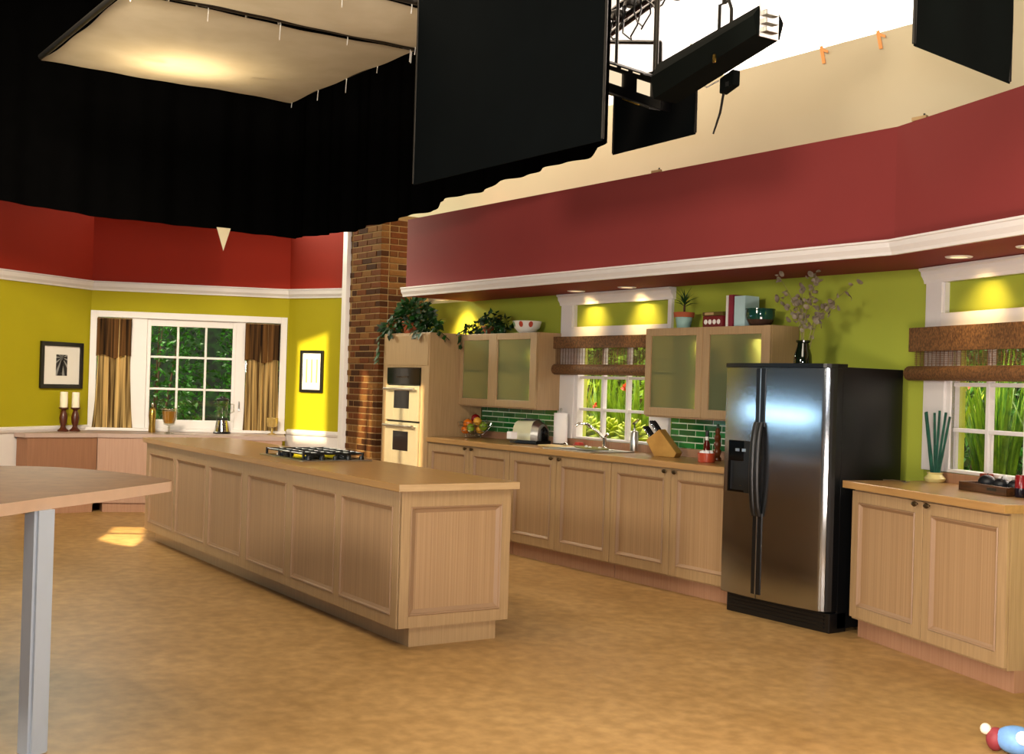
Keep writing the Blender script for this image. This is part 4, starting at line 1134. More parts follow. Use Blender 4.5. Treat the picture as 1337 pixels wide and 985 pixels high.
# blender
t = thing('blender', 'chrome blender with glass jug on the back shelf', 'blender', (-13.24, 5.14, ZB))
bm = BM(); lathe(bm, [(0.096, 0.0), (0.098, 0.012), (0.09, 0.022), (0.085, 0.024)], seg=24); obj('rubber_base', bm, M['black'], t, smooth=True)
bm = BM(); lathe(bm, [(0.088, 0.0245), (0.078, 0.08), (0.064, 0.135), (0.060, 0.15), (0.001, 0.152)], seg=24); b = obj('motor_base', bm, M['chrome'], t, smooth=True)
bm = BM()
for k in range(4): box(bm, 0.070, 0.086, -0.013, 0.013, 0.045 + k * 0.022, 0.055 + k * 0.022, 0.002)
obj('switch_row', bm, M['black'], b)['kind'] = 'stuff'
bm = BM(); lathe(bm, [(0.062, 0.153), (0.064, 0.163), (0.062, 0.176), (0.001, 0.177)], seg=24); obj('collar', bm, M['black'], t, smooth=True)
bm = BM(); lathe(bm, [(0.048, 0.178), (0.056, 0.22), (0.068, 0.37), (0.064, 0.37), (0.052, 0.22), (0.044, 0.186), (0.001, 0.184)], seg=24); g = obj('glass_jug', bm, M['glass'], t, smooth=True)
bm = BM(); tube(bm, [(0.03, 0.055, 0.34), (0.05, 0.115, 0.33), (0.045, 0.115, 0.25), (0.03, 0.055, 0.22)], 0.009, 8); obj('jug_handle', bm, M['clearer'], g, smooth=True)
bm = BM(); lathe(bm, [(0.071, 0.371), (0.072, 0.39), (0.06, 0.398), (0.03, 0.402), (0.026, 0.42), (0.001, 0.422)], seg=24); obj('lid', bm, M['black'], t, smooth=True)

# ================================================================== ON TOP OF THE CABINETS
ZU = 1.9802
def cluster(name, label, loc, blobs, mat, cat, L, w, trail=(), pot=None, lsz=1.0, seed=3):
    t = thing(name, label, cat, loc)
    rnd = random.Random(seed)
    if pot:
        bm = BM(); lathe(bm, [(pot * .7, 0), (pot, pot * 1.1), (pot * 1.06, pot * 1.1), (pot * 1.06, pot * 1.3), (pot * .92, pot * 1.3), (pot * .9, pot * 1.15), (0.001, pot * 1.15)], seg=16); obj('pot', bm, M['terracotta'], t, smooth=True)
    bm = BM()
    for (cx, cy, cz, rx, ry, rz_, n) in blobs:
        for i in range(n):
            d = Vector((rnd.gauss(0, 1), rnd.gauss(0, 1), rnd.gauss(0, 1))).normalized()
            k = rnd.uniform(0.4, 1.0) ** 0.5
            p = Vector((cx + d.x * rx * k, cy + d.y * ry * k, max(0.035, cz + d.z * rz_ * k)))
            leaf(bm, p, (d + Vector((rnd.gauss(0, .5), rnd.gauss(0, .5), rnd.gauss(0, .5) - 0.25))), Vector((rnd.gauss(0, .6), -1 + rnd.gauss(0, .5), 0.9)), L * rnd.uniform(.6, 1.2), w * rnd.uniform(.7, 1.2), 0.08)
    o = obj('foliage', bm, mat, t); o['kind'] = 'stuff'
    for pts in trail:
        bm = BM(); tube(bm, pts, 0.004, 5); tr = obj('vine', bm, M['vine'], t)
        for a, b in zip(pts, pts[1:]):
            for q in range(3):
                p = Vector(a).lerp(Vector(b), q / 3)
                bm = BM(); leaf(bm, p, (rnd.gauss(0, .6), -0.5, -0.8 + rnd.gauss(0, .3)), (rnd.gauss(0, .3), -1, .4), L * rnd.uniform(.8, 1.3), w, 0.06); obj('vine_leaf', bm, mat, tr)
M['vine'] = plain('vine_stem', '#33401c', 0.8, var=0.05)
cluster('ivy_plant', 'big dark green ivy mound on top of the oven cabinet', (-10.97, 6.27, 1.9855),
        [(-0.02, 0.05, 0.20, 0.25, 0.15, 0.17, 420), (0.20, 0.02, 0.10, 0.26, 0.13, 0.08, 170), (-0.22, -0.12, 0.06, 0.12, 0.08, 0.07, 70)], M['ivy'], 'ivy', 0.08, 0.06,
        trail=[[(-0.1, -0.16, 0.06), (-0.08, -0.212, 0.03), (0.0, -0.215, -0.06)], [(-0.24, -0.15, 0.05), (-0.262, -0.225, -0.02), (-0.27, -0.23, -0.18), (-0.262, -0.232, -0.32)],
               [(0.35, -0.12, 0.04), (0.42, -0.213, 0.02), (0.50, -0.22, -0.03), (0.60, -0.215, 0.02)], [(0.60, -0.1, 0.05), (0.745, -0.09, 0.0), (0.752, 0.0, -0.07)]], pot=0.10, seed=4)
cluster('ivy_plant', 'low trailing green plant on the cabinet left of the sink window', (-9.98, 6.56, ZU),
        [(0.0, 0.02, 0.075, 0.25, 0.10, 0.07, 190), (0.05, 0.02, 0.15, 0.10, 0.08, 0.07, 50), (-0.22, -0.05, 0.04, 0.10, 0.06, 0.05, 50), (0.28, 0.03, 0.10, 0.09, 0.05, 0.06, 25)], M['ivy'], 'ivy', 0.06, 0.042,
        trail=[[(-0.20, -0.10, 0.05), (-0.215, -0.168, 0.02), (-0.21, -0.175, -0.08), (-0.19, -0.176, -0.14)]], pot=0.06, seed=9)
# painted fruit bowl
t = thing('bowl', 'white bowl painted with fruit on the cabinet left of the window', 'bowl', (-9.30, 6.55, ZU)); t.scale = (0.62, 0.62, 0.8)
bm = BM(); lathe(bm, [(0.10, 0), (0.13, 0.012), (0.19, 0.06), (0.222, 0.14), (0.215, 0.142), (0.182, 0.07), (0.12, 0.025), (0.001, 0.02)], seg=30)
obj('bowl_body', bm, M['porcelain'] if 'porcelain' in M else M['matboard'], t, smooth=True)
def decal(a, z, r, mat, name, t):
    bm = BM(); k = (0.19 + (z - 0.06) / 0.08 * 0.032) + 0.002
    def f(u, v):
        rr_ = r * v; an = 2 * math.pi * u
        aa = a + rr_ * math.cos(an) / k; zz = z + rr_ * math.sin(an)
        kk = 0.19 + (zz - 0.06) / 0.08 * 0.032 + 0.0025
        return (kk * math.cos(aa), kk * math.sin(aa), zz)
    sheet(bm, f, 14, 2); obj(name, bm, mat, t)
M['fruitred'] = plain('painted_red', '#b5442c', 0.4, var=0.2); M['fruitgreen'] = plain('painted_green', '#5b9a6a', 0.4, var=0.2)
for a, mt in ((R(-62), 'fruitred'), (R(-20), 'fruitred'), (R(-105), 'fruitgreen'), (R(-150), 'fruitred')): decal(a, 0.10, 0.034, M[mt], 'painted_fruit', t)
# spiky plant
t = thing('potted_plant', 'spiky plant in a pale blue pot with terracotta rim', 'plant', (-7.17, 6.56, ZU)); t.scale = (0.8, 0.8, 0.85)
bm = BM(); lathe(bm, [(0.065, 0), (0.085, 0.105), (0.001, 0.105)], seg=20); obj('pot', bm, plain('pale_blue_pot', '#8fb3ac', 0.5), t, smooth=True)
bm = BM(); lathe(bm, [(0.100, 0.106), (0.104, 0.15), (0.094, 0.152), (0.09, 0.135), (0.001, 0.135)], seg=20); obj('pot_rim', bm, M['terracotta'], t, smooth=True)
bm = BM(); tube(bm, [(0, 0, 0.13), (0.005, 0, 0.24)], 0.010, 7); obj('stem', bm, M['bark'], t)
for k in range(26):
    a = k * 2.4; el = 0.2 + 1.15 * (k / 26)
    d = Vector((math.cos(a) * math.cos(el), math.sin(a) * math.cos(el), math.sin(el)))
    bm = BM(); leaf(bm, (0.005, 0, 0.20 + k * 0.002), d, (0, 0, 1), 0.15 + 0.03 * math.sin(k), 0.016, 0.10); obj('leaf', bm, M['ivy'], t)
# tin, books, green bowl
t = thing('trinket_tin', 'small red patterned tin with a tan label on its lid', 'tin', (-6.76, 6.54, ZU), R(-4))
bm = BM(); box(bm, -0.115, 0.115, -0.06, 0.06, 0, 0.085, 0.004); obj('tin_body', bm, plain('dark_red_tin', '#6e1c22', 0.35, var=0.1), t)
bm = BM(); box(bm, -0.118, 0.118, -0.063, 0.063, 0.086, 0.115, 0.004); obj('lid', bm, plain('olive_lid', '#5a4a1e', 0.4, var=0.1), t)
bm = BM(); box(bm, -0.085, 0.015, -0.066, -0.063, 0.092, 0.111); obj('tan_label', bm, M['reedtan'], t)
for i, x in enumerate((-0.08, -0.03, 0.02, 0.07)):
    bm = BM(); lathe(bm, [(0.001, 0), (0.02, 0), (0.016, 0.005), (0.001, 0.005)], seg=12)
    for v in bm.verts: v.co = Vector((x + v.co.x, -0.060 - v.co.z, 0.04 + v.co.y))
    bmesh.ops.recalc_face_normals(bm, faces=bm.faces); obj('white_dot', bm, M['matboard'], t)
def book(label, x, w, h, d, mat, rot=0):
    t = thing('book', label, 'book', (x, 6.62, ZU), R(rot), )
    bm = BM(); box(bm, -w / 2, -w / 2 + .004, -d, 0, 0, h); box(bm, w / 2 - .004, w / 2, -d, 0, 0, h); box(bm, -w / 2, w / 2, -d - .004, -d, 0, h, 0.001); obj('cover', bm, mat, t)
    bm = BM(); box(bm, -w / 2 + .004, w / 2 - .004, -d + .001, -0.006, 0.005, h - .006); obj('pages', bm, M['matboard'], t)
book('thin cream book standing at the left of the upright books', -6.60, 0.022, 0.232, 0.15, plain('cream_book', '#d8d6cf', 0.6))
book('dark red book standing between the cream and pale blue books', -6.562, 0.042, 0.236, 0.15, plain('dark_red_book', '#7c2130', 0.6))
book('pale blue book standing behind the green bowl', -6.478, 0.11, 0.225, 0.14, plain('pale_blue_book', '#a9c6c8', 0.6, var=0.05))
t = thing('bowl', 'dark green glazed bowl on the cabinet beside the books', 'bowl', (-6.31, 6.52, ZU)); t.scale = (0.76, 0.76, 0.9)
bm = BM(); lathe(bm, [(0.07, 0), (0.105, 0.008), (0.132, 0.05)], seg=28, cap=False); obj('brown_base', bm, plain('brown_glaze', '#3a2a22', 0.2, var=0.1), t, smooth=True)
bm = BM(); lathe(bm, [(0.1325, 0.05), (0.14, 0.085), (0.138, 0.125), (0.143, 0.13), (0.143, 0.138), (0.13, 0.138), (0.126, 0.08), (0.10, 0.02), (0.001, 0.012)], seg=28, cap=False); obj('green_glaze', bm, plain('green_glaze', '#123c33', 0.1, var=0.15), t, smooth=True)
# vase with dried branches on the refrigerator
t = thing('vase', 'dark green glass vase on top of the refrigerator', 'vase', (-5.72, 6.33, 1.6725)); t.scale = (0.8, 0.8, 0.95)
bm = BM(); lathe(bm, [(0.078, 0), (0.082, 0.01), (0.074, 0.09), (0.052, 0.155), (0.048, 0.175), (0.060, 0.182), (0.062, 0.196), (0.050, 0.196), (0.044, 0.175), (0.066, 0.09), (0.06, 0.02), (0.001, 0.016)], seg=24)
obj('vase_body', bm, plain('dark_green_glass', '#0c160a', 0.06, var=0.0, coat=0.5), t, smooth=True)
br = thing('dried_branches', 'dried silvery seed pod branches standing in the dark green vase', 'branches', (-5.72, 6.33, 1.70))
M['drytwig'] = plain('dry_grey_twig', '#7d7648', 0.9, var=0.1); M['pod'] = cloth_mat('silver_pod', '#94887a', '#b3a79a', 20, 0.5, 0.6, 'N')
rnd = random.Random(21)
tips = [(-0.30, 0.05, 0.47), (-0.20, -0.06, 0.62), (-0.12, 0.05, 0.44), (-0.03, 0.0, 0.56), (0.05, 0.05, 0.62), (0.15, -0.04, 0.58), (0.16, 0.06, 0.42), (0.40, 0.02, 0.52), (0.30, -0.03, 0.38)]
for i, tp_ in enumerate(tips):
    b = Vector((0.02 * math.cos(i), 0.02 * math.sin(i), -0.01)); e = Vector(tp_)
    mid = b.lerp(e, 0.5) + Vector((-e.x * 0.25, 0, 0.06))
    bm = BM(); pts = [b, b.lerp(mid, .5) + Vector((0, 0, .02)), mid, mid.lerp(e, .5) + Vector((0, 0, .015)), e]
    tube(bm, pts, [0.004, 0.0036, 0.003, 0.0022, 0.0012], 5)
    tw = obj('twig', bm, M['drytwig'], br)
    for k in range(15):
        q = rnd.uniform(0.42, 1.0); p = mid.lerp(e, (q - .4) / .6) if q > .5 else b.lerp(mid, q * 1.9)
        d = Vector((rnd.gauss(0, 1), rnd.gauss(0, .7), rnd.gauss(0.2, 1))).normalized()
        c = p + d * rnd.uniform(0.01, 0.06)
        bm = BM(); n = rv(); u = n.orthogonal().normalized(); v = n.cross(u); r_ = rnd.uniform(0.012, 0.021)
        ring = [bm.verts.new(c + (u * math.cos(a) * r_ + v * math.sin(a) * r_ * 1.35) + n * 0.003 * math.cos(2 * a)) for a in [2 * math.pi * j / 8 for j in range(8)]]
        cv = bm.verts.new(c + n * 0.006)
        for j in range(8): bm.faces.new((ring[j], ring[(j + 1) % 8], cv))
        obj('seed_pod', bm, M['pod'], tw)

# ================================================================== ON THE KITCHEN COUNTER
ZC = 0.9655
M['porcelain'] = plain('white_porcelain', '#ecebe8', 0.2, var=0.01)
M['paper'] = plain('white_paper', '#f0eff0', 0.9, var=0.01)
# wire fruit bowl and its fruit
FB = Vector((-10.05, 6.48, ZC))
t = thing('fruit_bowl', 'wire fruit bowl on three feet beside the oven cabinet', 'bowl', FB)
rings = [(0.075, 0.03), (0.125, 0.07), (0.155, 0.115), (0.165, 0.15)]
for r_, z in rings:
    bm = BM(); pts = [(r_ * math.cos(a), r_ * math.sin(a), z) for a in [2 * math.pi * k / 24 for k in range(25)]]; tube(bm, pts, 0.0028, 5); obj('wire_ring', bm, M['chrome'], t, smooth=True)
for k in range(12):
    a = k * math.pi / 6; bm = BM(); tube(bm, [(r_ * math.cos(a), r_ * math.sin(a), z) for r_, z in rings], 0.002, 5); obj('wire_rib', bm, M['chrome'], t, smooth=True)
for k in range(3):
    a = k * 2.094 + 0.3; bm = BM(); tube(bm, [(0.075 * math.cos(a), 0.075 * math.sin(a), 0.03), (0.085 * math.cos(a), 0.085 * math.sin(a), 0.008)], 0.004, 6); ball(bm, (0.085 * math.cos(a), 0.085 * math.sin(a), 0.009), 0.0085, seg=8, rings=6); obj('foot', bm, M['chrome'], t, smooth=True)
M['orange'] = plain('orange_peel', '#e0730f', 0.4, var=0.05, scale=90, bump=0.3); M['apple'] = plain('dark_red_apple', '#7c0f14', 0.25, var=0.25); M['peach'] = plain('yellow_peach', '#e3a53a', 0.5, var=0.15); M['lime'] = plain('green_pear', '#7f9c25', 0.4, var=0.12)
M['fruitstem'] = plain('fruit_stem', '#3c2a14', 0.9)
for kind, mt, x, y, z, r_, lab in (('orange', 'orange', -0.085, -0.02, 0.128, .046, 'orange at the left rim of the wire bowl'), ('orange', 'orange', -0.005, -0.07, 0.140, .047, 'orange in front at the top of the fruit pile'), ('orange', 'orange', -0.04, -0.075, 0.078, .043, 'orange low at the front left of the wire bowl'),
                               ('apple', 'apple', -0.01, 0.02, 0.190, .045, 'dark red apple topmost in the wire bowl'), ('peach', 'peach', 0.07, -0.01, 0.165, .042, 'yellow peach high at the right of the wire bowl'),
                               ('pear', 'lime', 0.05, -0.075, 0.098, .040, 'green pear at the front right of the wire bowl'), ('pear', 'lime', 0.095, 0.045, 0.118, .042, 'green pear at the back right of the wire bowl'), ('peach', 'peach', 0.03, 0.05, 0.085, .045, 'yellow peach low at the back of the wire bowl')):
    f = thing(kind, lab, 'fruit', FB + Vector((x, y, z)), rnd.uniform(0, 3), 'fruit in the wire bowl')
    bm = BM(); ball(bm, (0, 0, 0), r_, 1, 1, 0.94 if kind != 'pear' else 1.1, 16, 10); obj('flesh', bm, M[mt], f, smooth=True)
    bm = BM(); tube(bm, [(0, 0, r_ * .9), (0.003, 0, r_ * 1.15)], 0.0025, 5); obj('stem', bm, M['fruitstem'], f)
# white votive set
t = thing('votive_holder', 'small white square candle block on a clear dish left of the toaster', 'candle holder', (-8.93, 6.16, ZC))
bm = BM(); lathe(bm, [(0.04, 0), (0.045, 0.006), (0.02, 0.02), (0.022, 0.032), (0.058, 0.045), (0.060, 0.05), (0.001, 0.048)], seg=18); obj('clear_dish', bm, M['clearer'], t, smooth=True)
bm = BM(); box(bm, -0.034, 0.034, -0.034, 0.034, 0.0505, 0.115, 0.005); obj('white_block', bm, M['paper'], t)
# toaster
t = thing('toaster', 'rounded cream and black two slot toaster under the wall cabinet', 'toaster', (-9.08, 6.45, ZC), R(16)); t.scale = (1.12, 1.12, 1.12)
prof = [(-0.13, 0.03), (-0.135, 0.08), (-0.12, 0.14), (-0.08, 0.18), (-0.03, 0.195), (0.03, 0.195), (0.08, 0.18), (0.12, 0.14), (0.135, 0.08), (0.13, 0.03)]
def shell(x0, x1, s0=1.0):
    bm = BM()
    for (xa, xb, sa, sb) in ((x0, x1, s0, 1.0),):
        pass
    a = [bm.verts.new((x0, y * 0.72 * s0, 0.03 + (z - 0.03) * s0)) for y, z in prof]; b = [bm.verts.new((x1, y * 0.72, z)) for y, z in prof]
    n = len(prof)
    for i in range(n): bm.faces.new((a[i], a[(i + 1) % n], b[(i + 1) % n], b[i]))
    bm.faces.new(a); bm.faces.new(b); bmesh.ops.recalc_face_normals(bm, faces=bm.faces); return bm
M['cream'] = plain('cream_enamel', '#d8d6b4', 0.2, var=0.01)
obj('toaster_shell', shell(-0.10, 0.09, 0.93), M['cream'], t, smooth=True)
obj('end_cap', shell(0.15, 0.0905, 0.8), M['toastgrey'] if 'toastgrey' in M else M['steel'], t, smooth=True)
bm = BM(); box(bm, -0.12, 0.155, -0.10, 0.10, 0.0, 0.0295, 0.008); obj('black_base', bm, M['black'], t)
bm = BM(); box(bm, -0.075, 0.075, -0.045, -0.02, 0.192, 0.1985); box(bm, -0.075, 0.075, 0.02, 0.045, 0.192, 0.1985); o = obj('bread_slots', bm, M['black'], t); o['kind'] = 'stuff'
bm = BM(); extrude_xz(bm, [(-0.05, 0.03), (0.05, 0.03), (0.035, 0.115), (0.0, 0.145), (-0.035, 0.115)], 0.10, 0.163); obj('control_face', bm, M['blackgloss'], t)
bm = BM(); box(bm, 0.163, 0.185, -0.02, 0.02, 0.085, 0.105, 0.004); obj('lever', bm, M['black'], t)
# paper towel
t = thing('paper_towel_holder', 'standing roll of white paper towels left of the sink window', 'paper towels', (-8.80, 6.60, ZC))
bm = BM(); lathe(bm, [(0.075, 0), (0.075, 0.012), (0.001, 0.012)], seg=24); obj('base', bm, M['black'], t, smooth=True)
bm = BM(); lathe(bm, [(0.018, 0.020), (0.062, 0.020), (0.063, 0.025), (0.063, 0.285), (0.062, 0.29), (0.018, 0.29), (0.018, 0.020)], seg=28, cap=False); obj('paper_roll', bm, M['paper'], t, smooth=True)
bm = BM(); tube(bm, [(0, 0, 0.012), (0, 0, 0.315)], 0.007, 8); ball(bm, (0, 0, 0.322), 0.014, seg=10, rings=7); obj('post', bm, M['steel'], t, smooth=True)
# cutting board with small tool, red sponge dish
t = thing('cutting_board', 'thin pale cutting board lying in front of the paper towels', 'board', (-8.57, 6.40, ZC), R(6))
bm = BM(); box(bm, -0.16, 0.16, -0.09, 0.09, 0, 0.014, 0.004); obj('board_slab', bm, plain('pale_maple', '#d9c08a', 0.5, var=0.06), t)
bm = BM(); lathe(bm, [(0.020, 0), (0.024, 0.012), (0.018, 0.024), (0.008, 0.03), (0.001, 0.031)], (0.12, -0.02, 0.0145), 14); obj('silver_knob', bm, M['chrome'], t, smooth=True)
t = thing('sponge_dish', 'low red sponge dish on the sink ledge', 'dish', (-8.55, 6.62, ZC))
bm = BM(); lathe(bm, [(0.04, 0), (0.055, 0.02), (0.05, 0.022), (0.035, 0.008), (0.001, 0.007)], seg=18); obj('dish_body', bm, plain('red_ceramic', '#9c3026', 0.3), t, smooth=True)
bm = BM(); box(bm, -0.035, 0.035, -0.022, 0.022, 0.0085, 0.04, 0.005); obj('sponge', bm, plain('red_sponge', '#a83a30', 0.95, var=0.2, scale=70), t)
# sink and faucet
t = thing('sink', 'stainless drop in sink below the faucet', 'sink', (-8.05, 6.33, ZC), 0)
bm = BM(); stile_frame(bm, -0.33, 0.33, 0, 0.46, 0, 0.010, 0.025)
for v in bm.verts: v.co = Vector((v.co.x, v.co.z - 0.23, v.co.y))
bmesh.ops.recalc_face_normals(bm, faces=bm.faces); obj('rim', bm, M['steel'], t)
bm = BM(); box(bm, -0.305, 0.305, -0.205, 0.205, 0.0002, 0.002); obj('basin_floor', bm, plain('dull_basin', '#4c4a46', 0.35, 0.9), t)
t = thing('faucet', 'chrome faucet with a high arched spout in front of the window', 'faucet', (-8.20, 6.625, ZC))
bm = BM(); lathe(bm, [(0.032, 0), (0.03, 0.012), (0.02, 0.02), (0.018, 0.09), (0.022, 0.1), (0.001, 0.104)], seg=18); obj('faucet_body', bm, M['chrome'], t, smooth=True)
bm = BM(); tube(bm, [(0, 0, 0.09), (-0.05, -0.04, 0.15), (-0.12, -0.10, 0.21), (-0.17, -0.15, 0.215), (-0.19, -0.17, 0.19)], [0.012, 0.012, 0.011, 0.011, 0.012], 10); obj('spout', bm, M['chrome'], t, smooth=True)
bm = BM(); tube(bm, [(0.0, 0, 0.10), (0.03, 0.01, 0.135)], [0.008, 0.012], 8); obj('faucet_lever', bm, M['chrome'], t, smooth=True)
t = thing('dish_tray', 'shallow green oval tray at the edge of the sink', 'tray', (-7.97, 6.30, ZC + 0.0105), R(-3))
bm = BM(); lathe(bm, [(0.19, 0.010), (0.21, 0.012), (0.215, 0.022), (0.205, 0.022), (0.19, 0.0125), (0.001, 0.0125), (0.001, 0.0105)], seg=30, cap=False)
for v in bm.verts: v.co.y *= 0.42
obj('tray_body', bm, plain('sage_tray', '#8f8a4a', 0.35, var=0.1), t, smooth=True)
for i, (x, y) in enumerate(((-0.10, 0.02), (0.01, -0.02), (0.08, 0.03))):
    bm = BM(); ball(bm, (x, y, 0.022), 0.014, 1.3, 1, 0.65, 10, 7); obj('pebble', bm, M['porcelain'], t, smooth=True)
t = thing('soap_dispenser', 'tall steel soap dispenser standing right of the faucet', 'dispenser', (-7.80, 6.62, ZC + 0.0102))
bm = BM(); lathe(bm, [(0.034, 0), (0.035, 0.005), (0.035, 0.155), (0.03, 0.165), (0.012, 0.17), (0.012, 0.19), (0.001, 0.19)], seg=20); obj('bottle_body', bm, M['steel'], t, smooth=True)
bm = BM(); tube(bm, [(0, 0, 0.19), (0, 0, 0.235)], 0.006, 8); tube(bm, [(-0.02, 0.0, 0.225), (0.03, -0.005, 0.25), (0.055, -0.01, 0.265)], [0.010, 0.011, 0.006], 8); obj('pump_head', bm, M['chrome'], t, smooth=True)
# knife block
t = thing('knife_block', 'slanted wooden knife block full of black handled knives', 'knife block', (-7.27, 6.48, ZC), R(22))
M['blockwood'] = two_tone('knife_block_wood', '#a87a34', '#c99a4c', (3, 40, 3), 2.0, 0.35, 0.65, 0.35)
pr = [(0.115, 0.0), (0.135, 0.035), (-0.02, 0.215), (-0.135, 0.125), (-0.06, 0.0)]
bm = BM(); a = [bm.verts.new((x, -0.055, z)) for x, z in pr]; b = [bm.verts.new((x, 0.055, z)) for x, z in pr]
for i in range(5): bm.faces.new((a[i], a[(i + 1) % 5], b[(i + 1) % 5], b[i]))
bm.faces.new(a); bm.faces.new(b); bmesh.ops.recalc_face_normals(bm, faces=bm.faces); bmesh.ops.bevel(bm, geom=bm.edges[:], offset=0.003, segments=1, affect='EDGES')
obj('wood_block', bm, M['blockwood'], t)
ax = Vector((-0.62, 0, 0.78)).normalized(); fa = Vector((0.115, 0, 0.09)).normalized()
for i in range(3):
    for j in range(2):
        c = Vector((-0.075, 0, 0.172)) + fa * (j - 0.5) * 0.075 + Vector((0, (i - 1) * 0.034, 0))
        bm = BM(); tube(bm, [c, c + ax * 0.035, c + ax * 0.085, c + ax * 0.105], [0.010, 0.012, 0.013, 0.009], 8)
        k = obj('knife_handle', bm, M['black'], t, smooth=True)
        bm = BM()
        for q in (0.03, 0.07): ball(bm, c + ax * q + Vector((0, -0.012, 0)), 0.0035, seg=6, rings=4)
        obj('rivet', bm, M['chrome'], k)['kind'] = 'stuff'
# red ramekin, sauce bottle, pepper mill
t = thing('ramekin', 'orange red ramekin heaped with white lumps beside the refrigerator', 'ramekin', (-6.63, 6.33, ZC))
bm = BM(); lathe(bm, [(0.058, 0), (0.062, 0.004), (0.066, 0.07), (0.062, 0.07), (0.058, 0.01), (0.001, 0.008)], seg=24); obj('ramekin_body', bm, plain('orange_red_glaze', '#b1452a', 0.3, var=0.05), t, smooth=True)
for i in range(9):
    a = i * 2.4; q = 0.035 if i else 0; bm = BM(); ball(bm, (q * math.cos(a), q * math.sin(a), 0.064 + 0.004 * (i % 3)), 0.021, 1.1, 0.9, 0.9, 10, 7); obj('white_lump', bm, M['paper'], t, smooth=True)
t = thing('sauce_bottle', 'slim dark red sauce bottle behind the ramekin', 'bottle', (-6.86, 6.55, ZC))
bm = BM(); lathe(bm, [(0.025, 0), (0.026, 0.006), (0.026, 0.12), (0.012, 0.15), (0.011, 0.18), (0.001, 0.18)], seg=16); obj('bottle_body', bm, plain('dark_red_sauce', '#5a1610', 0.12), t, smooth=True)
bm = BM(); lathe(bm, [(0.014, 0.1805), (0.014, 0.225), (0.001, 0.226)], seg=14); obj('cap', bm, M['black'], t, smooth=True)
bm = BM(); lathe(bm, [(0.0115, 0.150), (0.0135, 0.151), (0.0135, 0.176), (0.0115, 0.178)], seg=14, cap=False); obj('neck_label', bm, M['porcelain'], t, smooth=True)
t = thing('pepper_mill', 'tall turned brown wooden mill next to the refrigerator', 'pepper mill', (-6.745, 6.55, ZC))
bm = BM(); lathe(bm, [(0.034, 0), (0.034, 0.02), (0.022, 0.035), (0.030, 0.06), (0.031, 0.08), (0.02, 0.095), (0.028, 0.115), (0.028, 0.135), (0.018, 0.15), (0.026, 0.17), (0.025, 0.19), (0.015, 0.205), (0.02, 0.22), (0.016, 0.24), (0.009, 0.25), (0.001, 0.25)], seg=20); obj('mill_body', bm, plain('glossy_brown_wood', '#5a2c12', 0.15, var=0.15), t, smooth=True)
bm = BM(); lathe(bm, [(0.009, 0.2505), (0.012, 0.265), (0.008, 0.28), (0.001, 0.281)], seg=12); obj('finial', bm, plain('green_finial', '#23402a', 0.3), t, smooth=True)

# ================================================================== ON THE RIGHT COUNTER
def rp(px_x, px_y): return (px_x, px_y, ZC)
t = thing('reed_pot', 'cream pot holding tall dark green reeds on the right counter', 'vase', (-4.80, 6.545, ZC))
bm = BM(); lathe(bm, [(0.05, 0), (0.062, 0.012), (0.066, 0.025), (0.05, 0.042), (0.045, 0.05), (0.052, 0.062), (0.04, 0.062), (0.035, 0.03), (0.001, 0.02)], seg=24); obj('pot_body', bm, plain('cream_glaze', '#d9cf8e', 0.25, var=0.03), t, smooth=True)
rd = thing('green_reeds', 'bundle of dark green reeds splayed in the cream pot', 'reeds', (-4.80, 6.545, ZC + 0.035))
M['reed'] = two_tone('dark_green_reed', '#0c3a30', '#1f5a48', (20, 20, 6), 2, 0.35, 0.65, 0.4)
for i, (dx, dy, h) in enumerate(((-0.105, 0.03, 0.40), (-0.075, 0.0, 0.405), (-0.03, 0.02, 0.40), (0.022, 0.0, 0.415), (0.075, -0.01, 0.405), (0.09, 0.01, 0.38))):
    bm = BM(); b = Vector((-0.02 + 0.008 * i, 0.004 * (i % 3) - .004, 0)); e = Vector((dx, dy, h))
    tube(bm, [b.lerp(e, q / 6) for q in range(7)], [0.0085, 0.0075, 0.0085, 0.0075, 0.0085, 0.0075, 0.008], 7); obj('reed', bm, M['reed'], rd, smooth=True)
t = thing('wooden_tray', 'dark wooden tray on the right counter under the window', 'tray', (*rloc(0.80, 0.42), ZC), RZ_KR - R(3))
M['darkwood'] = two_tone('dark_tray_wood', '#3d2410', '#5a371a', (3, 30, 30), 2, 0.35, 0.65, 0.4)
bm = BM(); box(bm, -0.21, 0.21, -0.10, 0.10, 0, 0.012); obj('tray_floor', bm, M['darkwood'], t)
for a in ((-0.21, 0.21, -0.11, -0.10), (-0.21, 0.21, 0.10, 0.11)):
    bm = BM(); box(bm, a[0], a[1], a[2], a[3], 0, 0.05, 0.003); obj('tray_side', bm, M['darkwood'], t)
for a in ((-0.22, -0.21), (0.21, 0.22)):
    bm = BM(); box(bm, a[0], a[1], -0.11, 0.11, 0, 0.05, 0.003); obj('tray_end', bm, M['darkwood'], t)
bm = BM(); box(bm, 0.05, 0.13, -0.1125, -0.110, 0.02, 0.036); obj('hand_slot', bm, M['black'], t)
M['darkfruit'] = plain('blue_black_skin', '#0d1219', 0.42, var=0.2)
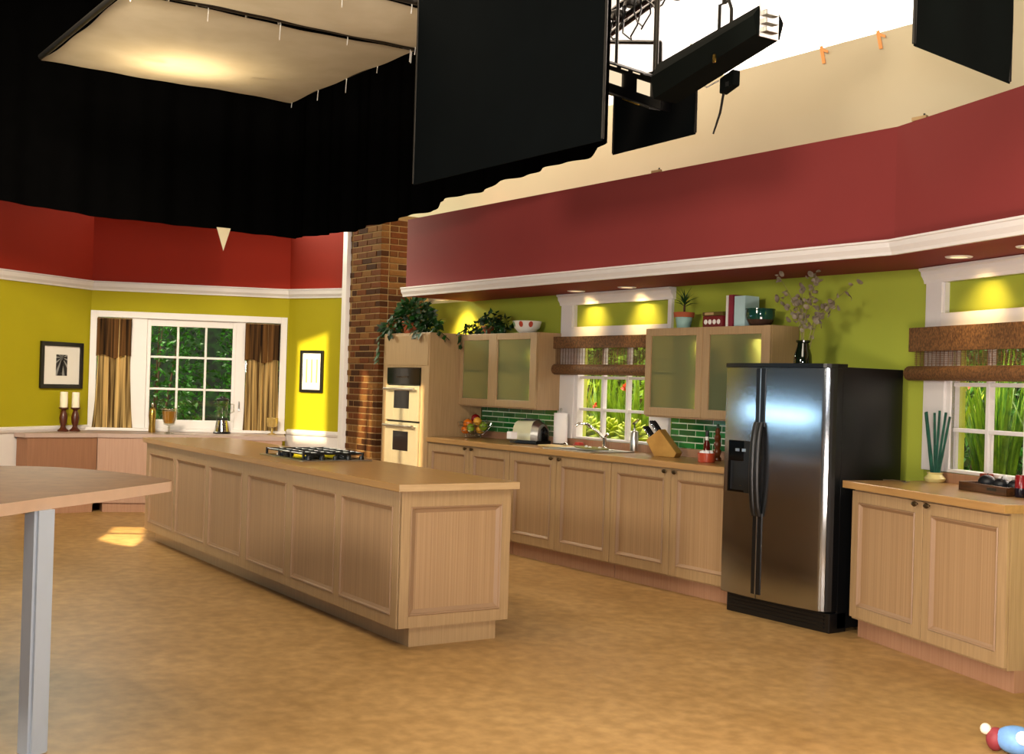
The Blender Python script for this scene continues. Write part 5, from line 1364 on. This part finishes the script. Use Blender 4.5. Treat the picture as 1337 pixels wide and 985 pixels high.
for i, (u, v, s, lab) in enumerate(((0.70, 0.42, 0.046, 'blue black plum at the left in the wooden tray'), (0.835, 0.41, 0.042, 'blue black plum in the middle of the wooden tray'), (0.935, 0.43, 0.042, 'blue black plum at the right in the wooden tray'))):
    f = thing('plum', lab, 'fruit', (*rloc(u, v), ZC + 0.0125), 0.5 * i, 'plums in the wooden tray')
    bm = BM(); ball(bm, (0, 0, s * 0.9), s, 1.15, 1.0, 0.9, 16, 10); obj('flesh', bm, M['darkfruit'], f, smooth=True)
    bm = BM(); tube(bm, [(0.0, 0, s * 1.75), (0.004, 0, s * 2.0)], 0.003, 5); obj('stem', bm, M['fruitstem'], f)
t = thing('folded_napkin', 'white folded napkin tucked between the plums in the tray', 'napkin', (*rloc(0.785, 0.496), ZC + 0.0125), RZ_KR)
bm = BM(); box(bm, -0.035, 0.012, -0.018, 0.018, 0, 0.085, 0.006); obj('napkin_fold', bm, M['paper'], t); bm = BM(); box(bm, -0.066, -0.037, -0.018, 0.015, 0, 0.075, 0.006); obj('napkin_fold', bm, M['paper'], t)
t = thing('spice_block', 'small tan wooden block with a red top behind the tray', 'block', (*rloc(0.525, 0.555), ZC), RZ_KR)
bm = BM(); box(bm, -0.04, 0.04, -0.03, 0.03, 0, 0.065, 0.004); obj('tan_body', bm, M['edgewood'], t); bm = BM(); box(bm, -0.035, 0.03, -0.026, 0.026, 0.0655, 0.09, 0.006); obj('red_top', bm, plain('brick_red_cap', '#7a2a18', 0.5), t)
t = thing('drink_can', 'dark can with red top at the right edge of the counter', 'can', (*rloc(1.06, 0.36), ZC), 0)
bm = BM(); lathe(bm, [(0.030, 0), (0.034, 0.006), (0.034, 0.05), (0.001, 0.05)], seg=20); obj('lower_band', bm, plain('navy_band', '#101020', 0.2), t, smooth=True)
bm = BM(); lathe(bm, [(0.034, 0.0505), (0.034, 0.11), (0.028, 0.122), (0.001, 0.12)], seg=20); obj('upper_band', bm, plain('dark_red_band', '#7a1418', 0.25), t, smooth=True)
t = thing('spoon_rest', 'small steel spoon lying near the refrigerator on the right counter', 'spoon', (*rloc(0.10, 0.27), ZC), R(10))
bm = BM(); ball(bm, (0.02, 0, 0.007), 0.02, 1.4, 1, 0.3, 12, 7); obj('spoon_bowl', bm, M['chrome'], t, smooth=True)
bm = BM(); tube(bm, [(0.0, 0, 0.008), (-0.06, 0.0, 0.010), (-0.13, 0.0, 0.005)], [0.003, 0.003, 0.0045], 6); obj('spoon_handle', bm, M['steel'], t, smooth=True)

# ================================================================== GRIP AND LIGHTING GEAR OVERHEAD
M['pipe'] = plain('dull_steel_pipe', '#3a3733', 0.45, 0.7, var=0.1)
def silk(label, x0, x1, y0, y1, z, sag, seed):
    t = thing('silk_frame', label, 'diffusion frame', ((x0 + x1) / 2, (y0 + y1) / 2, z))
    w, d = (x1 - x0) / 2, (y1 - y0) / 2
    def f(u, v):
        x = -w + 2 * w * u; y = -d + 2 * d * v
        e = math.sin(math.pi * u) * math.sin(math.pi * v)
        crease = 0.006 * math.sin(17 * u + 9 * v + seed) * (1 - e) + 0.010 * math.sin(31 * (u + v)) * max(0, abs(u - .5) * 2 - .8) 
        return (x * (1 - 0.02 * math.sin(math.pi * v)), y * (1 - 0.02 * math.sin(math.pi * u)), -sag * e + crease)
    bm = BM(); sheet(bm, f, 40, 40); obj('silk_cloth', bm, M['silk'], t, smooth=True)
    for a, b in (((-w, -d), (w, -d)), ((w, -d), (w, d)), ((w, d), (-w, d)), ((-w, d), (-w, -d))):
        bm = BM(); tube(bm, [(a[0], a[1], 0.035), (b[0], b[1], 0.035)], 0.024, 10); obj('frame_pipe', bm, M['pipe'], t, smooth=True)
    for i in range(5):
        for (x, y) in ((-w * .97 + 2 * w * .97 * i / 4, d * 0.99), (w * 0.99, -d * .97 + 2 * d * .97 * i / 4)):
            bm = BM(); tube(bm, [(x, y, 0.05), (x + 0.004, y + 0.006, 0.0), (x - 0.003, y + 0.004, -0.05 - 0.03 * ((i * 7) % 3))], 0.004, 5); obj('cloth_tie', bm, M['matboard'], t)
    for (x, y) in ((-w, -d), (w, d), (w, -d), (-w, d)):
        bm = BM(); tube(bm, [(x * .3, y * .3, 0.035), (x * .3, y * .3, 2.6)], 0.012, 6); obj('hanger_rod', bm, M['pipe'], t)
silk('near square white silk frame with a glowing hot spot at upper left', -10.31, -8.07, 2.38, 4.56, 4.0, 0.05, 1)
silk('second white silk frame half hidden by the big black flag', -7.99, -7.10, 2.42, 4.52, 4.0, 0.04, 5)

def flag(label, p, q, z0, z1, tilt, mat, name='black_flag'):
    p, q = V2(*p), V2(*q); L = (q - p).length; c = (p + q) / 2
    t = thing(name, label, 'flag', (c.x, c.y, z0), math.atan2((q - p).y, (q - p).x))
    h = z1 - z0
    def f(u, v): return ((u - .5) * L, 0.010 * math.sin(u * 11) * math.sin(v * 4), v * h + tilt * (u - .5) * (1 - v))
    bm = BM(); thick_sheet(bm, f, 24, 12, (0, 0.006, 0)); obj('flag_cloth', bm, mat, t, smooth=True)
    for u in (-.5, .5):
        bm = BM(); tube(bm, [(u * L, 0.003, tilt * u + 0.01), (u * L, 0.003, h + 0.05)], 0.009, 8); obj('frame_rod', bm, M['pipe'], t)
    bm = BM(); tube(bm, [(-.5 * L, 0.003, h), (.5 * L, 0.003, h)], 0.009, 8); obj('frame_rod', bm, M['pipe'], t)
    bm = BM(); tube(bm, [(0, 0.003, h), (0, 0.003, h + 1.6)], 0.014, 8); obj('hanger_rod', bm, M['pipe'], t)
flag('very large black flag hanging in front of the silk and drape', (-7.04, 4.0), (-5.045, 4.0), 2.80, 4.3, 0.0, M['flagcloth'])
flag('medium black flag below the lamp cluster against the beige flat', (-6.935, 5.6), (-6.065, 5.6), 3.205, 3.72, 0.02, M['flagcloth'])
flag('charcoal flag at upper right near the corner of the picture', (-3.546, 4.60), (-3.47, 5.22), 3.05, 3.75, -0.085, M['greyflag'])

# fluorescent bank with two visible tubes
bk = thing('lamp_bank', 'dark fluorescent lamp bank with two glowing openings above the medium flag', 'stage light', (-6.58, 5.45, 3.515), R(0))
bm = BM(); box(bm, -0.33, 0.33, 0.0, 0.10, 0.0, 0.22, 0.01); box(bm, -0.33, 0.33, -0.16, 0.0, 0.215, 0.225); box(bm, -0.33, 0.33, -0.10, 0.0, -0.005, 0.005)
for v in bm.verts: v.co.z += -0.40 * (v.co.x + 0.0)
obj('housing', bm, M['fixture'] if 'fixture' in M else M['black'], bk)
M['glow'] = emit_mat('lit_tube', '#ffe6bf', 1.1)
for x0, x1 in ((-0.24, -0.09), (0.09, 0.22)):
    bm = BM(); box(bm, x0, x1, -0.012, -0.002, 0.07, 0.16)
    for v in bm.verts: v.co.z += -0.40 * v.co.x
    obj('lit_window', bm, M['glow'], bk)
for i in range(5):
    x = -0.27 + i * 0.125; bm = BM(); box(bm, x, x + 0.06, -0.168, -0.155, 0.206, 0.214)
    for v in bm.verts: v.co.z += -0.40 * v.co.x
    obj('vent_slot', bm, M['glow'], bk)
for x0 in (-0.25, 0.05):
    bm = BM(); box(bm, x0, x0 + 0.18, -0.108, -0.10, -0.006, 0.004)
    for v in bm.verts: v.co.z += -0.40 * v.co.x
    obj('rim_reflector', bm, M['brass'], bk)
# long box light with end brackets
for x in (-0.22, 0.22):
    bm = BM(); tube(bm, [(x, 0.05, 0.10 - 0.4 * x), (x, 0.05, 2.4)], 0.012, 8); obj('hanger_rod', bm, M['pipe'], bk)
bx_ = thing('tube_light', 'long dark tubular light slanting up with a white end bracket', 'stage light', (-5.62, 5.35, 3.62), R(0))
bm = BM(); p0, p1 = Vector((-0.47, 0, -0.10)), Vector((0.44, 0, 0.10))
sec = [(-0.10, -0.125), (0.10, -0.125), (0.13, 0.02), (0.07, 0.125), (-0.07, 0.125), (-0.13, 0.02)]
a = [bm.verts.new(p0 + Vector((0.0, y, z * 0.95))) for y, z in sec]; b = [bm.verts.new(p1 + Vector((0.0, y, z * 0.72))) for y, z in sec]
for i in range(6): bm.faces.new((a[i], a[(i + 1) % 6], b[(i + 1) % 6], b[i]))
bm.faces.new(a); bm.faces.new(b); bmesh.ops.recalc_face_normals(bm, faces=bm.faces); obj('dark_housing', bm, M['greyflag'], bx_)
bm = BM()
for z in (-0.05, 0.0, 0.05): box(bm, 0.445, 0.475, -0.05, 0.05, 0.08 + z, 0.11 + z, 0.003)
box(bm, 0.438, 0.447, -0.08, 0.08, 0.0, 0.20); obj('end_bracket', bm, M['steel'], bx_)
bm = BM(); tube(bm, [(0.02, 0, 0.08), (0.02, 0, 0.30), (0.10, 0, 0.31), (0.125, 0, 0.25), (0.125, 0, 0.10)], 0.012, 8); obj('yoke', bm, M['pipe'], bx_, smooth=True)
bm = BM(); tube(bm, [(0.06, 0, 0.30), (0.06, 0, 2.2)], 0.016, 8); obj('hanger_rod', bm, M['pipe'], bx_)
bm = BM(); box(bm, 0.1, 0.12, -0.125, -0.115, -0.10, -0.05); obj('latch', bm, M['brass'], bx_)
# little clamp with cable and arm
cp = thing('flag_clamp', 'small grey clamp and arm holding the medium flag', 'clamp', (-5.78, 5.6, 3.50))
bm = BM(); box(bm, -0.03, 0.09, -0.035, 0.035, -0.055, 0.045, 0.01)
for v in bm.verts: v.co.z += 0.35 * v.co.x
obj('clamp_body', bm, M['greyflag'], cp)
bm = BM(); box(bm, 0.03, 0.06, -0.04, -0.036, -0.03, 0.0); obj('clamp_plate', bm, M['steel'], cp)
bm = BM(); tube(bm, [(-0.02, 0, -0.04), (-0.05, 0, -0.18), (-0.11, 0, -0.31)], [0.009, 0.008, 0.006], 8); obj('arm_rod', bm, M['pipe'], cp)
bm = BM(); tube(bm, [(-0.03, -0.04, 0.02), (-0.12, -0.06, -0.01), (-0.22, -0.06, 0.06), (-0.30, -0.05, 0.20), (-0.33, -0.02, 0.33)], 0.006, 6); obj('cable', bm, M['matboard'], cp, smooth=True)
# truss with cables
tr = thing('lighting_truss', 'dark lighting truss tangled with cables at the top of the picture', 'truss', (-6.95, 5.80, 4.26))
def chord(a, b, r, nm='chord'): 
    bm = BM(); tube(bm, [a, b], r, 8); obj(nm, bm, M['pipe'], tr, smooth=True)
chord((-0.75, 0, -0.12), (1.6, 0, 0.42), 0.022); chord((-0.75, 0, -0.02), (1.6, 0, 0.58), 0.022); chord((-0.75, 0.15, -0.07), (1.6, 0.15, 0.50), 0.022)
for i in range(9):
    x = -0.7 + i * 0.25; z = -0.12 + (x + .75) * 0.23
    chord((x, 0, z), (x + 0.12, 0, z + 0.14), 0.010, 'lattice_bar'); chord((x + 0.12, 0, z + 0.14), (x + 0.25, 0, z + 0.06), 0.010, 'lattice_bar')
chord((-0.60, -0.02, -0.07), (0.30, -0.02, -0.27), 0.016, 'lower_bar'); chord((0.30, -0.02, -0.27), (0.31, -0.02, -0.55), 0.016, 'lower_bar')
for k, (x0, dx, dz) in enumerate(((-0.3, 0.2, -0.22), (-0.15, 0.25, -0.30), (0.0, 0.22, -0.28), (0.12, 0.3, -0.2), (0.25, 0.22, -0.14), (-0.4, 0.16, -0.3))):
    bm = BM(); pts = []
    for q in range(9):
        a = q / 8; pts.append((x0 + dx * a + 0.03 * math.sin(q * 2 + k), -0.03, (x0 + .75) * 0.23 - 0.05 + dz * math.sin(math.pi * a) + 0.05 * a))
    tube(bm, pts, 0.007, 6); obj('cable_loop', bm, M['black'], tr, smooth=True)
for k, (x, z) in enumerate(((-0.05, 0.10), (0.12, 0.15), (0.28, 0.10), (0.42, 0.05), (-0.2, 0.04))):
    bm = BM(); box(bm, x - 0.04, x + 0.04, -0.06, 0.06, z - 0.03, z + 0.04, 0.01); tube(bm, [(x, -0.06, z), (x + 0.03, -0.10, z - 0.05)], 0.012, 6); obj('pipe_clamp', bm, M['pipe'], tr)
# orange tape tabs and clips along the flats
M['tape'] = plain('orange_tape', '#f0a35a', 0.7, var=0.03)
for x, lab in ((-6.08, 'orange tape tab on the top edge of the beige flat, left one'), (-5.57, 'orange tape tab on the top edge of the beige flat, right one')):
    t = thing('tape_tab', lab, 'tape', (x, 6.857, 4.0), 0); 
    bm = BM(); box(bm, -0.03, 0.0, -0.003, 0.0, -0.09, 0.045)
    for v in bm.verts: v.co.x += 0.5 * (-v.co.z) * .5
    obj('tape_strip', bm, M['tape'], t)
    bm = BM(); box(bm, 0.0, 0.045, -0.008, -0.004, 0.0, 0.02)
    for v in bm.verts: v.co.z -= 0.5 * v.co.x
    obj('tape_tail', bm, M['tape'], t)
for x, y, lab in ((-6.87, 5.97, 'small clip on the top edge of the red soffit, left one'), (-4.50, 5.905, 'small clip on the top edge of the red soffit at its bend')):
    t = thing('clip', lab, 'clip', (x, y, 3.1005))
    bm = BM(); box(bm, -0.05, 0.05, -0.012, 0.012, 0, 0.022, 0.004); obj('clip_plate', bm, M['reedtan'], t)
    bm = BM(); tube(bm, [(0.03, 0, 0.022), (0.03, 0, 0.034)], 0.006, 6); obj('clip_pin', bm, M['pipe'], t)

# bright foil parcel at the bottom right corner
t = thing('wrapped_parcel', 'small red white and blue wrapped bundle at the bottom right corner', 'parcel', (-3.02, 4.72, 0), R(20))
bm = BM(); ball(bm, (0, 0, 0.06), 0.075, 1.2, 0.9, 0.8, 16, 10); obj('blue_wrap', bm, plain('blue_wrap', '#6f9fd8', 0.5, var=0.15, scale=25), t, smooth=True)
bm = BM(); ball(bm, (-0.085, 0.0, 0.05), 0.05, 0.8, 1, 1, 14, 9); obj('red_wrap', bm, plain('red_wrap', '#8a3038', 0.6, var=0.15), t, smooth=True)
bm = BM(); ball(bm, (-0.125, -0.01, 0.088), 0.024, 1, 1, 1, 12, 8); obj('pale_knot', bm, M['candle'], t, smooth=True)
bm = BM(); ball(bm, (0.035, -0.05, 0.085), 0.03, 1, .8, 1, 12, 8); obj('white_knot', bm, M['paper'], t, smooth=True)

# ---- unseen slotted board added in front of the set spotlight (cuts its beam into the patches on wall, ovens and floor)
axis = (Vector((-11.35, 4.9, 1.05)) - SPOT_AT).normalized()
bo = SPOT_AT + axis * 1.0
bu = axis.cross(Vector((0, 0, 1))).normalized(); bv = bu.cross(axis)
def onboard(p):
    d = Vector(p) - SPOT_AT; q = SPOT_AT + d * (1.0 / d.dot(axis)); e = q - bo
    return (e.dot(bu), e.dot(bv))
cw = lambda s, z: (C_.x + (D_ - C_).normalized().x * s, C_.y + (D_ - C_).normalized().y * s, z)
slots = [
    [cw(0.13, 0.78), cw(0.60, 0.78), cw(0.585, 2.02), cw(0.16, 1.90)],
    [(-11.86, 6.13, 0.60), (-11.70, 6.13, 0.60), (-11.62, 6.13, 1.52), (-11.76, 6.13, 1.60)],
    [(-11.60, 6.13, 0.60), (-11.53, 6.13, 0.60), (-11.53, 6.13, 1.42), (-11.57, 6.13, 1.46)],
    [(-11.13, 6.06, 0.62), (-10.80, 6.06, 0.62), (-10.80, 6.06, 1.50), (-11.13, 6.06, 1.50)],
    [(-10.74, 6.06, 0.62), (-10.36, 6.06, 0.62), (-10.36, 6.06, 1.46), (-10.74, 6.06, 1.50)],
    [(-10.50, 2.89, 0), (-10.30, 3.20, 0), (-10.86, 3.50, 0), (-11.30, 3.66, 0), (-11.45, 3.36, 0)],
    [(-11.52, 3.40, 0), (-11.36, 3.68, 0), (-11.80, 3.84, 0), (-11.95, 3.58, 0)],
]
polys = [[onboard(p) for p in s] for s in slots]
us = [p[0] for s in polys for p in s]; vs = [p[1] for s in polys for p in s]
bm = BM()
def loop(pts):
    v = [bm.verts.new((x, y, 0)) for x, y in pts]
    return [bm.edges.new((v[i], v[(i + 1) % len(v)])) for i in range(len(v))]
mu, Mu, mv, Mv = -0.50, 0.50, -0.50, 0.50
es = loop([(mu, mv), (Mu, mv), (Mu, Mv), (mu, Mv)])
for s in polys: es += loop(s)
bmesh.ops.triangle_fill(bm, edges=es, use_beauty=True, use_dissolve=False)
r_ = bmesh.ops.extrude_face_region(bm, geom=bm.faces[:])
for v in [g for g in r_['geom'] if isinstance(g, bmesh.types.BMVert)]: v.co.z += 0.004
bmesh.ops.recalc_face_normals(bm, faces=bm.faces)
gb = obj('added_slotted_board', bm, M['blackcloth'])
gb.matrix_world = Matrix((bu, bv, -axis)).transposed().to_4x4(); gb.location = bo
tag(gb, 'unseen black board with cut slots added to shape the set spotlight beam', 'light cutter')
print('SLOTS', [[(round(a, 3), round(b, 3)) for a, b in s] for s in polys])
